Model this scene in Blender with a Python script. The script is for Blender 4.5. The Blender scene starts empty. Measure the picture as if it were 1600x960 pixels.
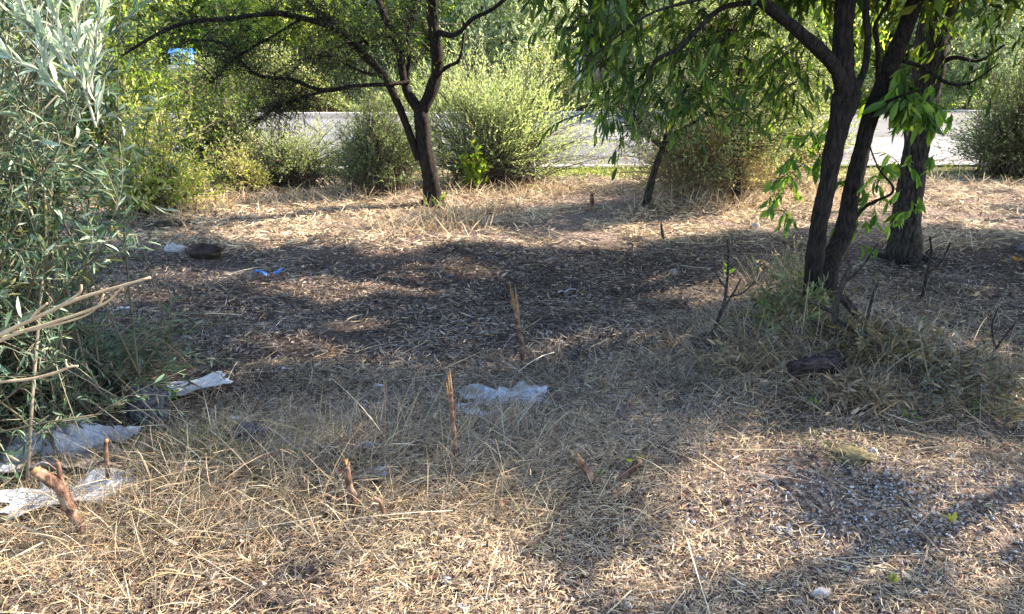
import bpy, math, random
import numpy as np
from mathutils import Vector

random.seed(7)
RNG = np.random.default_rng(11)
scn = bpy.context.scene
COL = scn.collection

# ------------------------------------------------------------------ camera
F = 1230.0                       # focal length in pixels of the 1600 px wide photograph
TH = math.radians(18.0)          # pitched down
CAMZ = 1.6
cam_d = bpy.data.cameras.new("camera")
cam = bpy.data.objects.new("camera", cam_d)
COL.objects.link(cam)
cam.location = (0, 0, CAMZ)
cam.rotation_euler = (math.radians(90) - TH, 0, 0)
cam_d.sensor_width = 36.0
cam_d.lens = 36.0 * F / 1600.0
cam_d.clip_start = 0.05
cam_d.clip_end = 2000
scn.camera = cam

# ------------------------------------------------------------------ light
SUN_AZ = math.atan2(0.92, 0.38)      # clockwise from +Y
SUN_EL = math.radians(35)
SDIR = Vector((math.sin(SUN_AZ) * math.cos(SUN_EL), math.cos(SUN_AZ) * math.cos(SUN_EL), math.sin(SUN_EL)))
w = bpy.data.worlds.new("World")
scn.world = w
w.use_nodes = True
nt = w.node_tree
bg = nt.nodes["Background"]
sky = nt.nodes.new("ShaderNodeTexSky")
sky.sky_type = 'NISHITA'
sky.sun_disc = False
sky.sun_elevation = SUN_EL
sky.sun_rotation = SUN_AZ
nt.links.new(sky.outputs[0], bg.inputs[0])
bg.inputs[1].default_value = 0.145
sl = bpy.data.lights.new("sun", 'SUN')
sl.energy = 5.0
sl.angle = math.radians(0.5)
sl.color = (1.0, 0.87, 0.70)
so = bpy.data.objects.new("sun", sl)
COL.objects.link(so)
so.rotation_euler = (-SDIR).to_track_quat('-Z', 'Y').to_euler()
so.location = (20, 12, 20)
scn.view_settings.view_transform = 'Standard'
scn.view_settings.look = 'None'
scn.view_settings.gamma = 1.0
scn.view_settings.use_curve_mapping = False
scn.view_settings.exposure = 2.05
scn.cycles.max_bounces = 7
scn.cycles.diffuse_bounces = 3
scn.cycles.transmission_bounces = 4
scn.cycles.transparent_max_bounces = 8

# ------------------------------------------------------------------ numpy helpers
_L = RNG.random((256, 256))

def vnoise(x, y, s=1.0, o=0):
    x = np.asarray(x, float) / s + 37.1 * (o + 1)
    y = np.asarray(y, float) / s + 91.7 * (o + 1)
    xi = np.floor(x).astype(int); yi = np.floor(y).astype(int)
    fx = x - xi; fy = y - yi
    fx = fx * fx * (3 - 2 * fx); fy = fy * fy * (3 - 2 * fy)
    a = _L[xi % 256, yi % 256]; b = _L[(xi + 1) % 256, yi % 256]
    c = _L[xi % 256, (yi + 1) % 256]; d = _L[(xi + 1) % 256, (yi + 1) % 256]
    return (a * (1 - fx) + b * fx) * (1 - fy) + (c * (1 - fx) + d * fx) * fy

def sstep(a, b, v):
    t = np.clip((np.asarray(v, float) - a) / (b - a), 0, 1)
    return t * t * (3 - 2 * t)

ROAD_N, ROAD_W, ROAD_S = 11.4, 11.2, 0.05

def H(x, y):
    x = np.asarray(x, float); y = np.asarray(y, float)
    h = (vnoise(x, y, 1.1, 1) - .5) * .10 + (vnoise(x, y, .37, 2) - .5) * .05 + (vnoise(x, y, .13, 3) - .5) * .018
    # grassy hummock on the right between the two trees, and the straw bank in front
    h = h + .20 * np.exp(-((x - 1.65) / .8) ** 2 - ((y - 4.1) / .55) ** 2)
    h = h + .10 * np.exp(-((x + .9) / 1.3) ** 2 - ((y - 2.75) / .35) ** 2)
    d = y - ROAD_N - ROAD_S * x
    road = sstep(-.9, -.1, d) * (1 - sstep(ROAD_W + .1, ROAD_W + 1.0, d))
    h = h * (1 - road) - .03 * road
    far = np.clip(d - ROAD_W - 1.5, 0, None)
    h = h + 26 * (1 - np.exp(-far / 95.0)) + (vnoise(x, y, 14, 4) - .5) * 3 * sstep(5, 40, far)
    near = np.clip(-(y + 3), 0, None)
    h = h + 1.5 * (1 - np.exp(-near / 30)) + (vnoise(x, y, 20, 5) - .5) * .8 * sstep(3, 30, near)
    return h

def project(x, y, z):
    x = np.asarray(x, float); y = np.asarray(y, float)
    dz = z - CAMZ
    f = y * math.cos(TH) - dz * math.sin(TH)
    u = y * math.sin(TH) + dz * math.cos(TH)
    f = np.where(f < .05, .05, f)
    return 800 + F * x / f, 480 - F * u / f

def P(px, py, d):
    """world point seen at pixel (px, py) at distance d (along +Y) of the camera"""
    r = np.array([(px - 800) / F, math.cos(TH) + math.sin(TH) * (480 - py) / F, -math.sin(TH) + math.cos(TH) * (480 - py) / F])
    return np.array([0, 0, CAMZ]) + r * (d / r[1])

def G(px, py):
    """ground point at a pixel"""
    z = 0.0
    for _ in range(12):
        r = P(px, py, 1.0) - np.array([0, 0, CAMZ])
        t = (z - CAMZ) / r[2]
        p = np.array([0, 0, CAMZ]) + r * t
        z = .5 * z + .5 * float(H(p[0], p[1]))
    return np.array([p[0], p[1], float(H(p[0], p[1]))])

def unit(v):
    v = np.asarray(v, float)
    n = np.linalg.norm(v, axis=-1, keepdims=True)
    return v / np.maximum(n, 1e-9)

def rand_dirs(n, rng=RNG):
    return unit(rng.normal(size=(n, 3)))

class Geo:
    def __init__(s):
        s.v = []; s.c = []; s.f = []; s.n = 0
    def add(s, v, faces, col=None):
        v = np.asarray(v, float).reshape(-1, 3)
        if col is None: col = np.ones((len(v), 3)) * .5
        col = np.asarray(col, float)
        if col.ndim == 1: col = np.tile(col, (len(v), 1))
        for f in faces:
            f = np.asarray(f, dtype=np.int64)
            if len(f): s.f.append(f + s.n)
        s.v.append(v); s.c.append(col); s.n += len(v)
    def build(s, name, mat, parent=None, smooth=True, loc=None):
        v = np.concatenate(s.v).astype(np.float32)
        c = np.concatenate(s.c)
        if parent is not None:
            v = v - np.array(parent.location, dtype=np.float32)
        elif loc is not None:
            v = v - np.array(loc, dtype=np.float32)
        me = bpy.data.meshes.new(name)
        me.vertices.add(len(v)); me.vertices.foreach_set("co", v.ravel())
        li = np.concatenate([f.ravel() for f in s.f]).astype(np.int32)
        lt = np.concatenate([np.full(len(f), f.shape[1]) for f in s.f]).astype(np.int32)
        ls = np.concatenate([[0], np.cumsum(lt)[:-1]]).astype(np.int32)
        me.loops.add(len(li)); me.loops.foreach_set("vertex_index", li)
        me.polygons.add(len(lt)); me.polygons.foreach_set("loop_start", ls)
        me.polygons.foreach_set("loop_total", lt)
        me.polygons.foreach_set("use_smooth", np.full(len(lt), smooth))
        a = me.color_attributes.new("Col", 'FLOAT_COLOR', 'POINT')
        rgba = np.ones((len(v), 4), np.float32); rgba[:, :3] = c
        a.data.foreach_set("color", rgba.ravel())
        me.update(calc_edges=True)
        me.materials.append(mat)
        o = bpy.data.objects.new(name, me)
        COL.objects.link(o)
        if parent is not None: o.parent = parent
        elif loc is not None: o.location = loc
        return o

def bez(a, b, c, k):
    t = np.linspace(0, 1, k)[None, :, None]
    return a[:, None] * (1 - t) ** 2 + b[:, None] * 2 * t * (1 - t) + c[:, None] * t * t

def tubes(g, cur, rad, sides=4, col=(.1, .1, .1)):
    n, k, _ = cur.shape
    rad = np.broadcast_to(rad, (n, k))
    t = unit(np.gradient(cur, axis=1))
    mt = unit(cur[:, -1] - cur[:, 0])
    ref = np.where(np.abs(mt[:, 2:3]) < .8, np.array([[0, 0, 1.]]), np.array([[1., 0, 0]]))
    ref = unit(np.cross(mt, ref))[:, None]
    u = unit(np.cross(t, ref)); v = np.cross(t, u)
    a = np.arange(sides) * 2 * np.pi / sides
    ring = cur[:, :, None] + rad[:, :, None, None] * (u[:, :, None] * np.cos(a)[None, None, :, None] + v[:, :, None] * np.sin(a)[None, None, :, None])
    base = (np.arange(n) * k * sides)[:, None, None]
    i = np.arange(k - 1)[None, :, None] * sides
    j = np.arange(sides)[None, None, :]; j2 = (j + 1) % sides
    f = np.stack([base + i + j, base + i + j2, base + i + sides + j2, base + i + sides + j], -1).reshape(-1, 4)
    col = np.asarray(col, float)
    if col.ndim == 2: col = np.repeat(col, k * sides, axis=0)
    faces = [f]
    if sides >= 3:
        c0 = (base[:, 0] + np.arange(sides)[None, ::-1]); c1 = (base[:, 0] + (k - 1) * sides + np.arange(sides)[None])
        faces += [c0, c1]
    g.add(ring, faces, col)

def ribbons(g, cur, wid, col, nrm=None):
    """thin flat blades along curves (n,k,3), tapering"""
    n, k, _ = cur.shape
    t = unit(np.gradient(cur, axis=1))
    if nrm is None: nrm = rand_dirs(n)
    side = unit(np.cross(t, nrm[:, None]))
    tap = np.interp(np.linspace(0, 1, k), [0, .5, 1], [1, .9, .25])
    wv = (np.asarray(wid).reshape(-1, 1) * tap[None])[:, :, None]
    v = np.stack([cur - side * wv / 2, cur + side * wv / 2], 2)
    base = (np.arange(n) * k * 2)[:, None]
    i = np.arange(k - 1)[None] * 2
    f = np.stack([base + i, base + i + 1, base + i + 3, base + i + 2], -1).reshape(-1, 4)
    g.add(v, [f], np.repeat(col, k * 2, axis=0))

def leaves(g, p, d, nrm, L, W, col, fine=False):
    n = len(p)
    if n == 0: return
    d = unit(d); s = unit(np.cross(d, nrm)); nn = np.cross(s, d)
    L = np.broadcast_to(L, n)[:, None]; W = np.broadcast_to(W, n)[:, None]
    if not fine:
        v = np.stack([p, p + d * L * .45 + s * W / 2 + nn * W * .12, p + d * L - nn * L * .08, p + d * L * .45 - s * W / 2 + nn * W * .12], 1)
        b = (np.arange(n) * 4)[:, None]
        f = np.concatenate([b + np.array([[0, 1, 2]]), b + np.array([[0, 2, 3]])])
        g.add(v, [f], np.repeat(col, 4, axis=0))
    else:
        curl = .18
        def q(a, wd, z): return p + d * L * a + s * W * wd / 2 + nn * (W * z * .35 - L * curl * a * a)
        v = np.stack([q(0, 0, 0), q(.25, -.75, .7), q(.25, 0, 0), q(.25, .75, .7), q(.55, -1, .8), q(.55, 0, 0), q(.55, 1, .8),
                      q(.82, -.6, .5), q(.82, 0, 0), q(.82, .6, .5), q(1, 0, 0)], 1)
        b = (np.arange(n) * 11)[:, None]
        tr = np.concatenate([b + np.array([x]) for x in ([0, 2, 1], [0, 3, 2], [7, 8, 10], [8, 9, 10])])
        qd = np.concatenate([b + np.array([x]) for x in ([1, 2, 5, 4], [2, 3, 6, 5], [4, 5, 8, 7], [5, 6, 9, 8])])
        g.add(v, [tr, qd], np.repeat(col, 11, axis=0))

def pal(n, cols, wts=None, jit=.15, rng=RNG):
    cols = np.asarray(cols, float)
    if wts is not None: wts = np.asarray(wts, float) / np.sum(wts)
    i = rng.choice(len(cols), n, p=wts)
    return np.clip(cols[i] * (1 + rng.normal(size=(n, 1)) * jit), .004, .9)

def spline(pts, rad, k=7):
    """Catmull-Rom through hand-placed points; returns (N,3), (N,)"""
    pts = np.asarray(pts, float); rad = np.asarray(rad, float)
    q = np.vstack([2 * pts[0] - pts[1], pts, 2 * pts[-1] - pts[-2]])
    out = []; r = []
    for i in range(len(pts) - 1):
        for t in np.arange(k) / k:
            a, b, c, d = q[i], q[i + 1], q[i + 2], q[i + 3]
            out.append(.5 * (2 * b + (c - a) * t + (2 * a - 5 * b + 4 * c - d) * t * t + (3 * b - a - 3 * c + d) * t ** 3))
            r.append(rad[i] * (1 - t) + rad[i + 1] * t)
    out.append(pts[-1]); r.append(rad[-1])
    return np.array(out), np.array(r)

def limb(g, pts, rad, sides=10, wob=.12, col=(.5, .5, .5), k=7, kink=.0):
    c, r = spline(pts, rad, k)
    n = len(c)
    if kink: c = c + np.interp(np.arange(n)[:, None].repeat(3, 1), np.arange(0, n + 3, 3), np.zeros(len(np.arange(0, n + 3, 3)))) + RNG.normal(size=(n, 3)) * kink
    t = unit(np.gradient(c, axis=0))
    ref = unit(np.cross(t.mean(0), [0.3, .9, .1]))
    u = unit(np.cross(t, ref)); v = np.cross(t, u)
    a = np.arange(sides) * 2 * np.pi / sides
    ph = RNG.random(4) * 6
    s = np.linspace(0, 1, n)[:, None] * n * .35
    rr = r[:, None] * (1 + wob * (np.sin(a * 5 + ph[3] + s * 1.1) * .35 + np.sin(a * 2 + ph[0] + s * .35) * .6 + np.sin(a * 3 + ph[1] - s * .6) * .5 + np.sin(s * 1.7 + ph[2]) * .35 + RNG.normal(size=(n, sides)) * .25))
    ring = c[:, None] + rr[:, :, None] * (u[:, None] * np.cos(a)[None, :, None] + v[:, None] * np.sin(a)[None, :, None])
    i = np.arange(n - 1)[:, None] * sides; j = np.arange(sides)[None]; j2 = (j + 1) % sides
    f = np.stack([i + j, i + j2, i + sides + j2, i + sides + j], -1).reshape(-1, 4)
    g.add(ring, [f, np.arange(sides)[None, ::-1], ((n - 1) * sides + np.arange(sides))[None]], col)
    return c

# ------------------------------------------------------------------ materials
def new_mat(name):
    m = bpy.data.materials.new(name); m.use_nodes = True
    t = m.node_tree
    return m, t, t.nodes["Principled BSDF"], t.nodes["Material Output"]

def leaf_mat(name, trans=.45, rough=.5, spec=.35, tint=(1.5, 1.6, .7, 1)):
    m, t, b, out = new_mat(name)
    at = t.nodes.new("ShaderNodeAttribute"); at.attribute_name = "Col"
    b.inputs["Roughness"].default_value = rough
    b.inputs["Specular IOR Level"].default_value = spec
    t.links.new(at.outputs["Color"], b.inputs["Base Color"])
    tl = t.nodes.new("ShaderNodeBsdfTranslucent")
    mx0 = t.nodes.new("ShaderNodeMix"); mx0.data_type = 'RGBA'; mx0.blend_type = 'MULTIPLY'
    mx0.inputs[0].default_value = 1.0
    t.links.new(at.outputs["Color"], mx0.inputs[6]); mx0.inputs[7].default_value = tint
    t.links.new(mx0.outputs[2], tl.inputs[0])
    mx = t.nodes.new("ShaderNodeMixShader"); mx.inputs[0].default_value = trans
    t.links.new(b.outputs[0], mx.inputs[1]); t.links.new(tl.outputs[0], mx.inputs[2])
    t.links.new(mx.outputs[0], out.inputs[0])
    return m

def straw_mat(name, trans=.25, rough=.7):
    m, t, b, out = new_mat(name)
    at = t.nodes.new("ShaderNodeAttribute"); at.attribute_name = "Col"
    b.inputs["Roughness"].default_value = rough; b.inputs["Specular IOR Level"].default_value = .25
    t.links.new(at.outputs["Color"], b.inputs["Base Color"])
    tl = t.nodes.new("ShaderNodeBsdfTranslucent"); t.links.new(at.outputs["Color"], tl.inputs[0])
    mx = t.nodes.new("ShaderNodeMixShader"); mx.inputs[0].default_value = trans
    t.links.new(b.outputs[0], mx.inputs[1]); t.links.new(tl.outputs[0], mx.inputs[2])
    t.links.new(mx.outputs[0], out.inputs[0])
    return m

def noisy_mat(name, c1, c2, scale=8, rough=.85, bump=.4, stretch=(1, 1, 1), c3=None, dist=.01, detail=8, spec=.2, w2=(.35, .65)):
    m, t, b, out = new_mat(name)
    tc = t.nodes.new("ShaderNodeTexCoord"); mp = t.nodes.new("ShaderNodeMapping")
    mp.inputs["Scale"].default_value = stretch
    t.links.new(tc.outputs["Object"], mp.inputs[0])
    n = t.nodes.new("ShaderNodeTexNoise"); n.inputs["Scale"].default_value = scale; n.inputs["Detail"].default_value = detail
    n.inputs["Roughness"].default_value = .65
    t.links.new(mp.outputs[0], n.inputs["Vector"])
    r = t.nodes.new("ShaderNodeValToRGB")
    r.color_ramp.elements[0].position = w2[0]; r.color_ramp.elements[0].color = (*c1, 1)
    r.color_ramp.elements[1].position = w2[1]; r.color_ramp.elements[1].color = (*c2, 1)
    t.links.new(n.outputs[0], r.inputs[0])
    last = r.outputs[0]
    if c3 is not None:
        n2 = t.nodes.new("ShaderNodeTexNoise"); n2.inputs["Scale"].default_value = scale * .22; n2.inputs["Detail"].default_value = 4
        t.links.new(tc.outputs["Object"], n2.inputs["Vector"])
        r2 = t.nodes.new("ShaderNodeValToRGB"); r2.color_ramp.elements[0].position = .5; r2.color_ramp.elements[1].position = .62
        t.links.new(n2.outputs[0], r2.inputs[0])
        mx = t.nodes.new("ShaderNodeMix"); mx.data_type = 'RGBA'
        t.links.new(r2.outputs[0], mx.inputs[0]); t.links.new(last, mx.inputs[6]); mx.inputs[7].default_value = (*c3, 1)
        last = mx.outputs[2]
    t.links.new(last, b.inputs["Base Color"])
    b.inputs["Roughness"].default_value = rough; b.inputs["Specular IOR Level"].default_value = spec
    bp = t.nodes.new("ShaderNodeBump"); bp.inputs["Strength"].default_value = bump; bp.inputs["Distance"].default_value = dist
    t.links.new(n.outputs[0], bp.inputs["Height"]); t.links.new(bp.outputs[0], b.inputs["Normal"])
    return m

M_leaf = leaf_mat("leaf")
M_far = leaf_mat("far leaf", trans=.62, tint=(1.35, 1.38, 1.05, 1))
M_olive = leaf_mat("olive leaf", trans=.3, rough=.42, spec=.5, tint=(1.25, 1.4, .95, 1))
M_straw = straw_mat("straw")
M_twig = straw_mat("twig bark", trans=0.0, rough=.8)
M_bark = noisy_mat("dark bark", (.008, .006, .005), (.040, .029, .023), scale=75, bump=1, stretch=(1, 1, .22), dist=.02, w2=(.42, .6))
M_barkg = noisy_mat("grey bark", (.012, .009, .008), (.085, .070, .06), scale=60, bump=1, stretch=(1, 1, .2), dist=.03, w2=(.42, .62))
M_red = noisy_mat("stripped red bark", (.045, .026, .02), (.20, .11, .075), scale=90, bump=1, stretch=(1, 1, .4), c3=(.30, .20, .14), w2=(.4, .62))
M_cut = noisy_mat("cut wood", (.20, .10, .045), (.42, .27, .13), scale=60, bump=.5)
M_stone = noisy_mat("pale stone", (.24, .22, .21), (.52, .50, .49), scale=14, bump=.5)
M_dstone = noisy_mat("dark stone", (.03, .03, .036), (.15, .145, .155), scale=45, bump=1, dist=.02, w2=(.4, .62))
M_sheet = noisy_mat("weathered white sheeting", (.20, .23, .28), (.52, .55, .61), scale=22, bump=.9, c3=(.20, .17, .145), rough=.5, spec=.4)
M_board = noisy_mat("chalky white board", (.40, .40, .42), (.70, .70, .71), scale=12, bump=.4, c3=(.30, .26, .21))
M_blue = noisy_mat("bright blue plastic", (.015, .08, .30), (.08, .30, .72), scale=30, bump=.6, rough=.35, spec=.5)
M_soil = noisy_mat("dark soil", (.02, .015, .012), (.07, .05, .04), scale=14, bump=.8)
M_char = noisy_mat("weathered log", (.015, .011, .010), (.09, .066, .062), scale=70, bump=1, stretch=(.3, 1, 1), dist=.02, w2=(.4, .62))
M_post = noisy_mat("white paint", (.55, .53, .52), (.75, .74, .72), scale=12, bump=.1)
M_tan = noisy_mat("tan stone wall", (.30, .21, .15), (.52, .38, .28), scale=4, bump=.5)

# ground
m, t, b, out = new_mat("ground")
tc = t.nodes.new("ShaderNodeTexCoord")
def tn(scale, det=8, rough=.6, vec=None):
    n = t.nodes.new("ShaderNodeTexNoise"); n.inputs["Scale"].default_value = scale; n.inputs["Detail"].default_value = det
    n.inputs["Roughness"].default_value = rough
    t.links.new(vec or tc.outputs["Object"], n.inputs["Vector"]); return n
def ramp(src, stops):
    r = t.nodes.new("ShaderNodeValToRGB")
    while len(r.color_ramp.elements) < len(stops): r.color_ramp.elements.new(.5)
    for e, (p_, c_) in zip(r.color_ramp.elements, stops):
        e.position = p_; e.color = (*c_, 1) if len(c_) == 3 else c_
    t.links.new(src, r.inputs[0]); return r
n1 = tn(38); n2 = tn(2.2, 6); n3 = tn(130, 4)
r1 = ramp(n1.outputs[0], [(.32, (.022, .016, .015)), (.50, (.085, .064, .054)), (.62, (.175, .13, .11)), (.78, (.34, .27, .22))])
at = t.nodes.new("ShaderNodeAttribute"); at.attribute_name = "Col"
mx = t.nodes.new("ShaderNodeMix"); mx.data_type = 'RGBA'; mx.blend_type = 'MULTIPLY'; mx.inputs[0].default_value = 1
t.links.new(r1.outputs[0], mx.inputs[6]); t.links.new(at.outputs["Color"], mx.inputs[7])
t.links.new(mx.outputs[2], b.inputs["Base Color"])
b.inputs["Roughness"].default_value = .95; b.inputs["Specular IOR Level"].default_value = .1
bp = t.nodes.new("ShaderNodeBump"); bp.inputs["Strength"].default_value = .9; bp.inputs["Distance"].default_value = .02
ad = t.nodes.new("ShaderNodeMath"); ad.operation = 'ADD'
t.links.new(n1.outputs[0], ad.inputs[0]); t.links.new(n3.outputs[0], ad.inputs[1])
t.links.new(ad.outputs[0], bp.inputs["Height"]); t.links.new(bp.outputs[0], b.inputs["Normal"])
M_ground = m

m, t, b, out = new_mat("asphalt")
tc = t.nodes.new("ShaderNodeTexCoord")
n1 = tn(60, 6); n2 = tn(.35, 5)
r1 = ramp(n1.outputs[0], [(.3, (.15, .146, .155)), (.75, (.20, .195, .205))])
r2 = ramp(n2.outputs[0], [(.35, (.68, .68, .70)), (.5, (.95, .94, .93)), (.62, (1.12, 1.1, 1.08))])
mx = t.nodes.new("ShaderNodeMix"); mx.data_type = 'RGBA'; mx.blend_type = 'MULTIPLY'; mx.inputs[0].default_value = 1
t.links.new(r1.outputs[0], mx.inputs[6]); t.links.new(r2.outputs[0], mx.inputs[7]); t.links.new(mx.outputs[2], b.inputs["Base Color"])
b.inputs["Roughness"].default_value = .8
bp = t.nodes.new("ShaderNodeBump"); bp.inputs["Strength"].default_value = .3; bp.inputs["Distance"].default_value = .01
t.links.new(n1.outputs[0], bp.inputs["Height"]); t.links.new(bp.outputs[0], b.inputs["Normal"])
vo = t.nodes.new("ShaderNodeTexVoronoi"); vo.feature = 'DISTANCE_TO_EDGE'; vo.inputs["Scale"].default_value = .3
nw = tn(1.3, 5); va = t.nodes.new("ShaderNodeMix"); va.data_type = 'RGBA'; va.inputs[0].default_value = .25
t.links.new(tc.outputs["Object"], va.inputs[6]); t.links.new(nw.outputs["Color"], va.inputs[7]); t.links.new(va.outputs[2], vo.inputs["Vector"])
rc = ramp(vo.outputs["Distance"], [(.0, (.5, .5, .5)), (.010, (1, 1, 1))])
n4 = tn(.12, 2); r4 = ramp(n4.outputs[0], [(.47, (1, 1, 1)), (.49, (.62, .62, .64))])
for src in (rc, r4):
    m2 = t.nodes.new("ShaderNodeMix"); m2.data_type = 'RGBA'; m2.blend_type = 'MULTIPLY'; m2.inputs[0].default_value = 1
    t.links.new(b.inputs["Base Color"].links[0].from_socket, m2.inputs[6]); t.links.new(src.outputs[0], m2.inputs[7]); t.links.new(m2.outputs[2], b.inputs["Base Color"])
M_road = m
M_line = noisy_mat("worn road paint", (.55, .55, .54), (.80, .80, .78), scale=20, bump=.1)

# ------------------------------------------------------------------ tagging
def tag(o, label=None, cat=None, group=None, kind=None):
    if label: o["label"] = label
    if cat: o["category"] = cat
    if group: o["group"] = group
    if kind: o["kind"] = kind
    return o

def thing(name, loc, label, cat, group=None):
    o = bpy.data.objects.new(name, None); COL.objects.link(o)
    o.location = [float(q) for q in loc]; o.empty_display_size = .1
    return tag(o, label, cat, group)

# ------------------------------------------------------------------ terrain and road
def axis(a, b, step, lo, hi, grow=1.13):
    mid = list(np.arange(a, b, step)); s = step; x = b; up = []
    while x < hi: up.append(x); s *= grow; x += s
    up.append(hi)
    s = step; x = a; dn = []
    while x > lo:
        s *= grow; x -= s; dn.append(max(x, lo))
    return np.array(dn[::-1] + mid + up)
xs = axis(-5, 5, .035, -400, 400, 1.09)
ys = axis(1.2, 9.5, .035, -120, 500, 1.06)
X, Y = np.meshgrid(xs, ys)
Z = H(X, Y)
nx, ny = len(xs), len(ys)
i = np.arange(ny - 1)[:, None] * nx; j = np.arange(nx - 1)[None]
f = np.stack([i + j, i + j + 1, i + nx + j + 1, i + nx + j], -1).reshape(-1, 4)
g = Geo()
# colour zones: bare mulch in the clearing, sun painted on the strip by the road, chalky grey patch at the right, green hillside beyond the road
c = np.ones((ny, nx, 3))
dd = Y - ROAD_N - ROAD_S * X
hillw = sstep(ROAD_W + .5, ROAD_W + 4, dd)[..., None]
c = c * (1 - hillw) + np.array([.75, 1.15, .55]) * hillw
verge = (np.exp(-((dd + .5) / .45) ** 2) * (vnoise(X, Y, .8, 9) > .35))[..., None]
c = c * (1 - verge * .7) + np.array([.95, 1.35, .5]) * verge * .7
gray = np.clip(np.exp(-((X - 1.15) / .8) ** 2 - ((Y - 2.5) / .45) ** 2) + np.exp(-((X - 2.2) / .6) ** 2 - ((Y - 2.5) / .4) ** 2), 0, 1)[..., None]
c = c * (1 - gray * .9) + np.array([1.9, 1.85, 1.8]) * gray * .9
straw = (sstep(6.3, 7.0, Y) * (1 - sstep(9.5, 11, Y)))[..., None]  # sunlit strip: sun painted in by brightening the ground colour
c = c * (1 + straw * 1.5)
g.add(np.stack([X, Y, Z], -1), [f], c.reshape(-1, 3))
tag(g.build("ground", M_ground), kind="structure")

def strip(name, y0, y1, z, mat, x0=-150, x1=150, nseg=60):
    g = Geo(); xx = np.linspace(x0, x1, nseg)
    a = np.stack([xx, y0 + ROAD_S * xx, np.full(nseg, z)], -1); b_ = np.stack([xx, y1 + ROAD_S * xx, np.full(nseg, z)], -1)
    k = np.arange(nseg - 1)
    g.add(np.concatenate([a, b_]), [np.stack([k, k + 1, nseg + k + 1, nseg + k], -1)])
    return tag(g.build(name, mat, smooth=False), kind="structure")
strip("road", ROAD_N, ROAD_N + ROAD_W, .0, M_road)
strip("road_markings", ROAD_N + .16, ROAD_N + .30, .004, M_line)
strip("road_markings", ROAD_N + ROAD_W - .35, ROAD_N + ROAD_W - .2, .004, M_line)

# ------------------------------------------------------------------ where the trees' shade should fall; crown leaves are culled to match
SX = math.sin(SUN_AZ) / math.tan(SUN_EL); SY = math.cos(SUN_AZ) / math.tan(SUN_EL)
EDGE = np.array([(-600, 366), (240, 368), (440, 384), (560, 400), (680, 392), (800, 386), (900, 398), (1100, 378), (1250, 362), (1500, 352), (1700, 360), (2400, 360)], float)
GAPS = [(680, 437, 75, 13), (500, 452, 75, 9), (560, 508, 60, 7), (440, 545, 90, 8), (1080, 448, 75, 11), (1130, 470, 50, 9), (285, 428, 60, 10),
        (580, 572, 190, 9), (1560, 455, 60, 8), (1500, 560, 80, 14), (160, 470, 50, 8), (900, 566, 90, 22), (1180, 615, 70, 10), (1330, 700, 50, 16), (700, 640, 40, 14)]
def want_shade(gx, gy):
    px, py = project(gx, gy, 0.0)
    e = np.interp(px, EDGE[:, 0], EDGE[:, 1]) + (vnoise(gx, gy, .35, 12) - .5) * 26
    n = vnoise(gx, gy, .22, 14) * .5 + vnoise(gx, gy, .5, 15) * .5
    s = np.where(py > e, 1.0, 0.0)
    s = np.where((py < e) & (py > 300), (n > .66) * .8, s)
    s = np.where(py <= 300, .5, s)
    for (a, b_, ra, rb) in GAPS:
        q = ((px - a) / (ra * 1.4)) ** 2 + ((py - b_) / (rb * 1.75)) ** 2 + (vnoise(gx, gy, .15, 16) - .5) * .9
        s = np.where(q < 1, 0.0, s)
    low = np.interp(px, [-300, 0, 400, 800, 1100, 1600, 2200], [745, 755, 805, 805, 770, 725, 725])
    s = np.where((py > 585) & (py <= low), (n > .33) * 1.0, s)
    s = np.where(py > low, (n > np.interp(px, [0, 900, 1200, 1600], [.80, .68, .52, .50])) * 1.0, s)
    return s
def keep_for_shade(p, rng=RNG):
    """leaves above the frame that stand over a sunny gap are not grown"""
    gx = p[:, 0] - SX * p[:, 2]; gy = p[:, 1] - SY * p[:, 2]
    px, py = project(p[:, 0], p[:, 1], p[:, 2])
    vis = (py > -25) & (rng.random(len(p)) < .25)
    return vis | (rng.random(len(p)) < want_shade(gx, gy) + .015)

# ------------------------------------------------------------------ foliage engines
def sprigs(g_st, g_lf, starts, ends, droop, nl, L, W, cols, wts=None, fine=False, r0=.004, t0=.25, spread=.9, hang=.35,
           stemcol=(.09, .07, .05), k=6, shade=False, rng=RNG, sides=3, jit=.2, nvert=.5):
    """n curved shoots with nl leaves each"""
    n = len(starts)
    mid = (starts + ends) / 2
    ln = np.linalg.norm(ends - starts, axis=1, keepdims=True)
    mid = mid + np.array([0, 0, 1.]) * droop * ln + rng.normal(size=(n, 3)) * ln * .10
    cur = bez(starts, mid, ends, k)
    if g_st is not None:
        tubes(g_st, cur, (np.linspace(1, .35, k)[None] * np.asarray(r0).reshape(-1, 1)), sides, pal(n, [stemcol], jit=.2, rng=rng))
    t = t0 + (1 - t0) * ((np.arange(nl)[None] + rng.random((n, nl))) / nl)
    a, b_, c_ = starts[:, None], mid[:, None], ends[:, None]; tt = t[..., None]
    p = a * (1 - tt) ** 2 + b_ * 2 * tt * (1 - tt) + c_ * tt * tt
    tan = unit(2 * (1 - tt) * (b_ - a) + 2 * tt * (c_ - b_))
    d = unit(tan * .8 + unit(rng.normal(size=p.shape)) * spread + np.array([0, 0, -1.]) * hang)
    p = p.reshape(-1, 3); d = d.reshape(-1, 3)
    m_ = np.ones(len(p), bool)
    if shade: m_ = keep_for_shade(p, rng)
    p, d = p[m_], d[m_]; q = len(p)
    nrm = unit(rng.normal(size=(q, 3)) + np.array([0, 0, nvert]))
    sc = .45 + .9 * rng.random(q)
    leaves(g_lf, p, d, nrm, L * sc, W * sc * (.8 + .4 * rng.random(q)), pal(q, cols, wts, jit, rng), fine)

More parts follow.
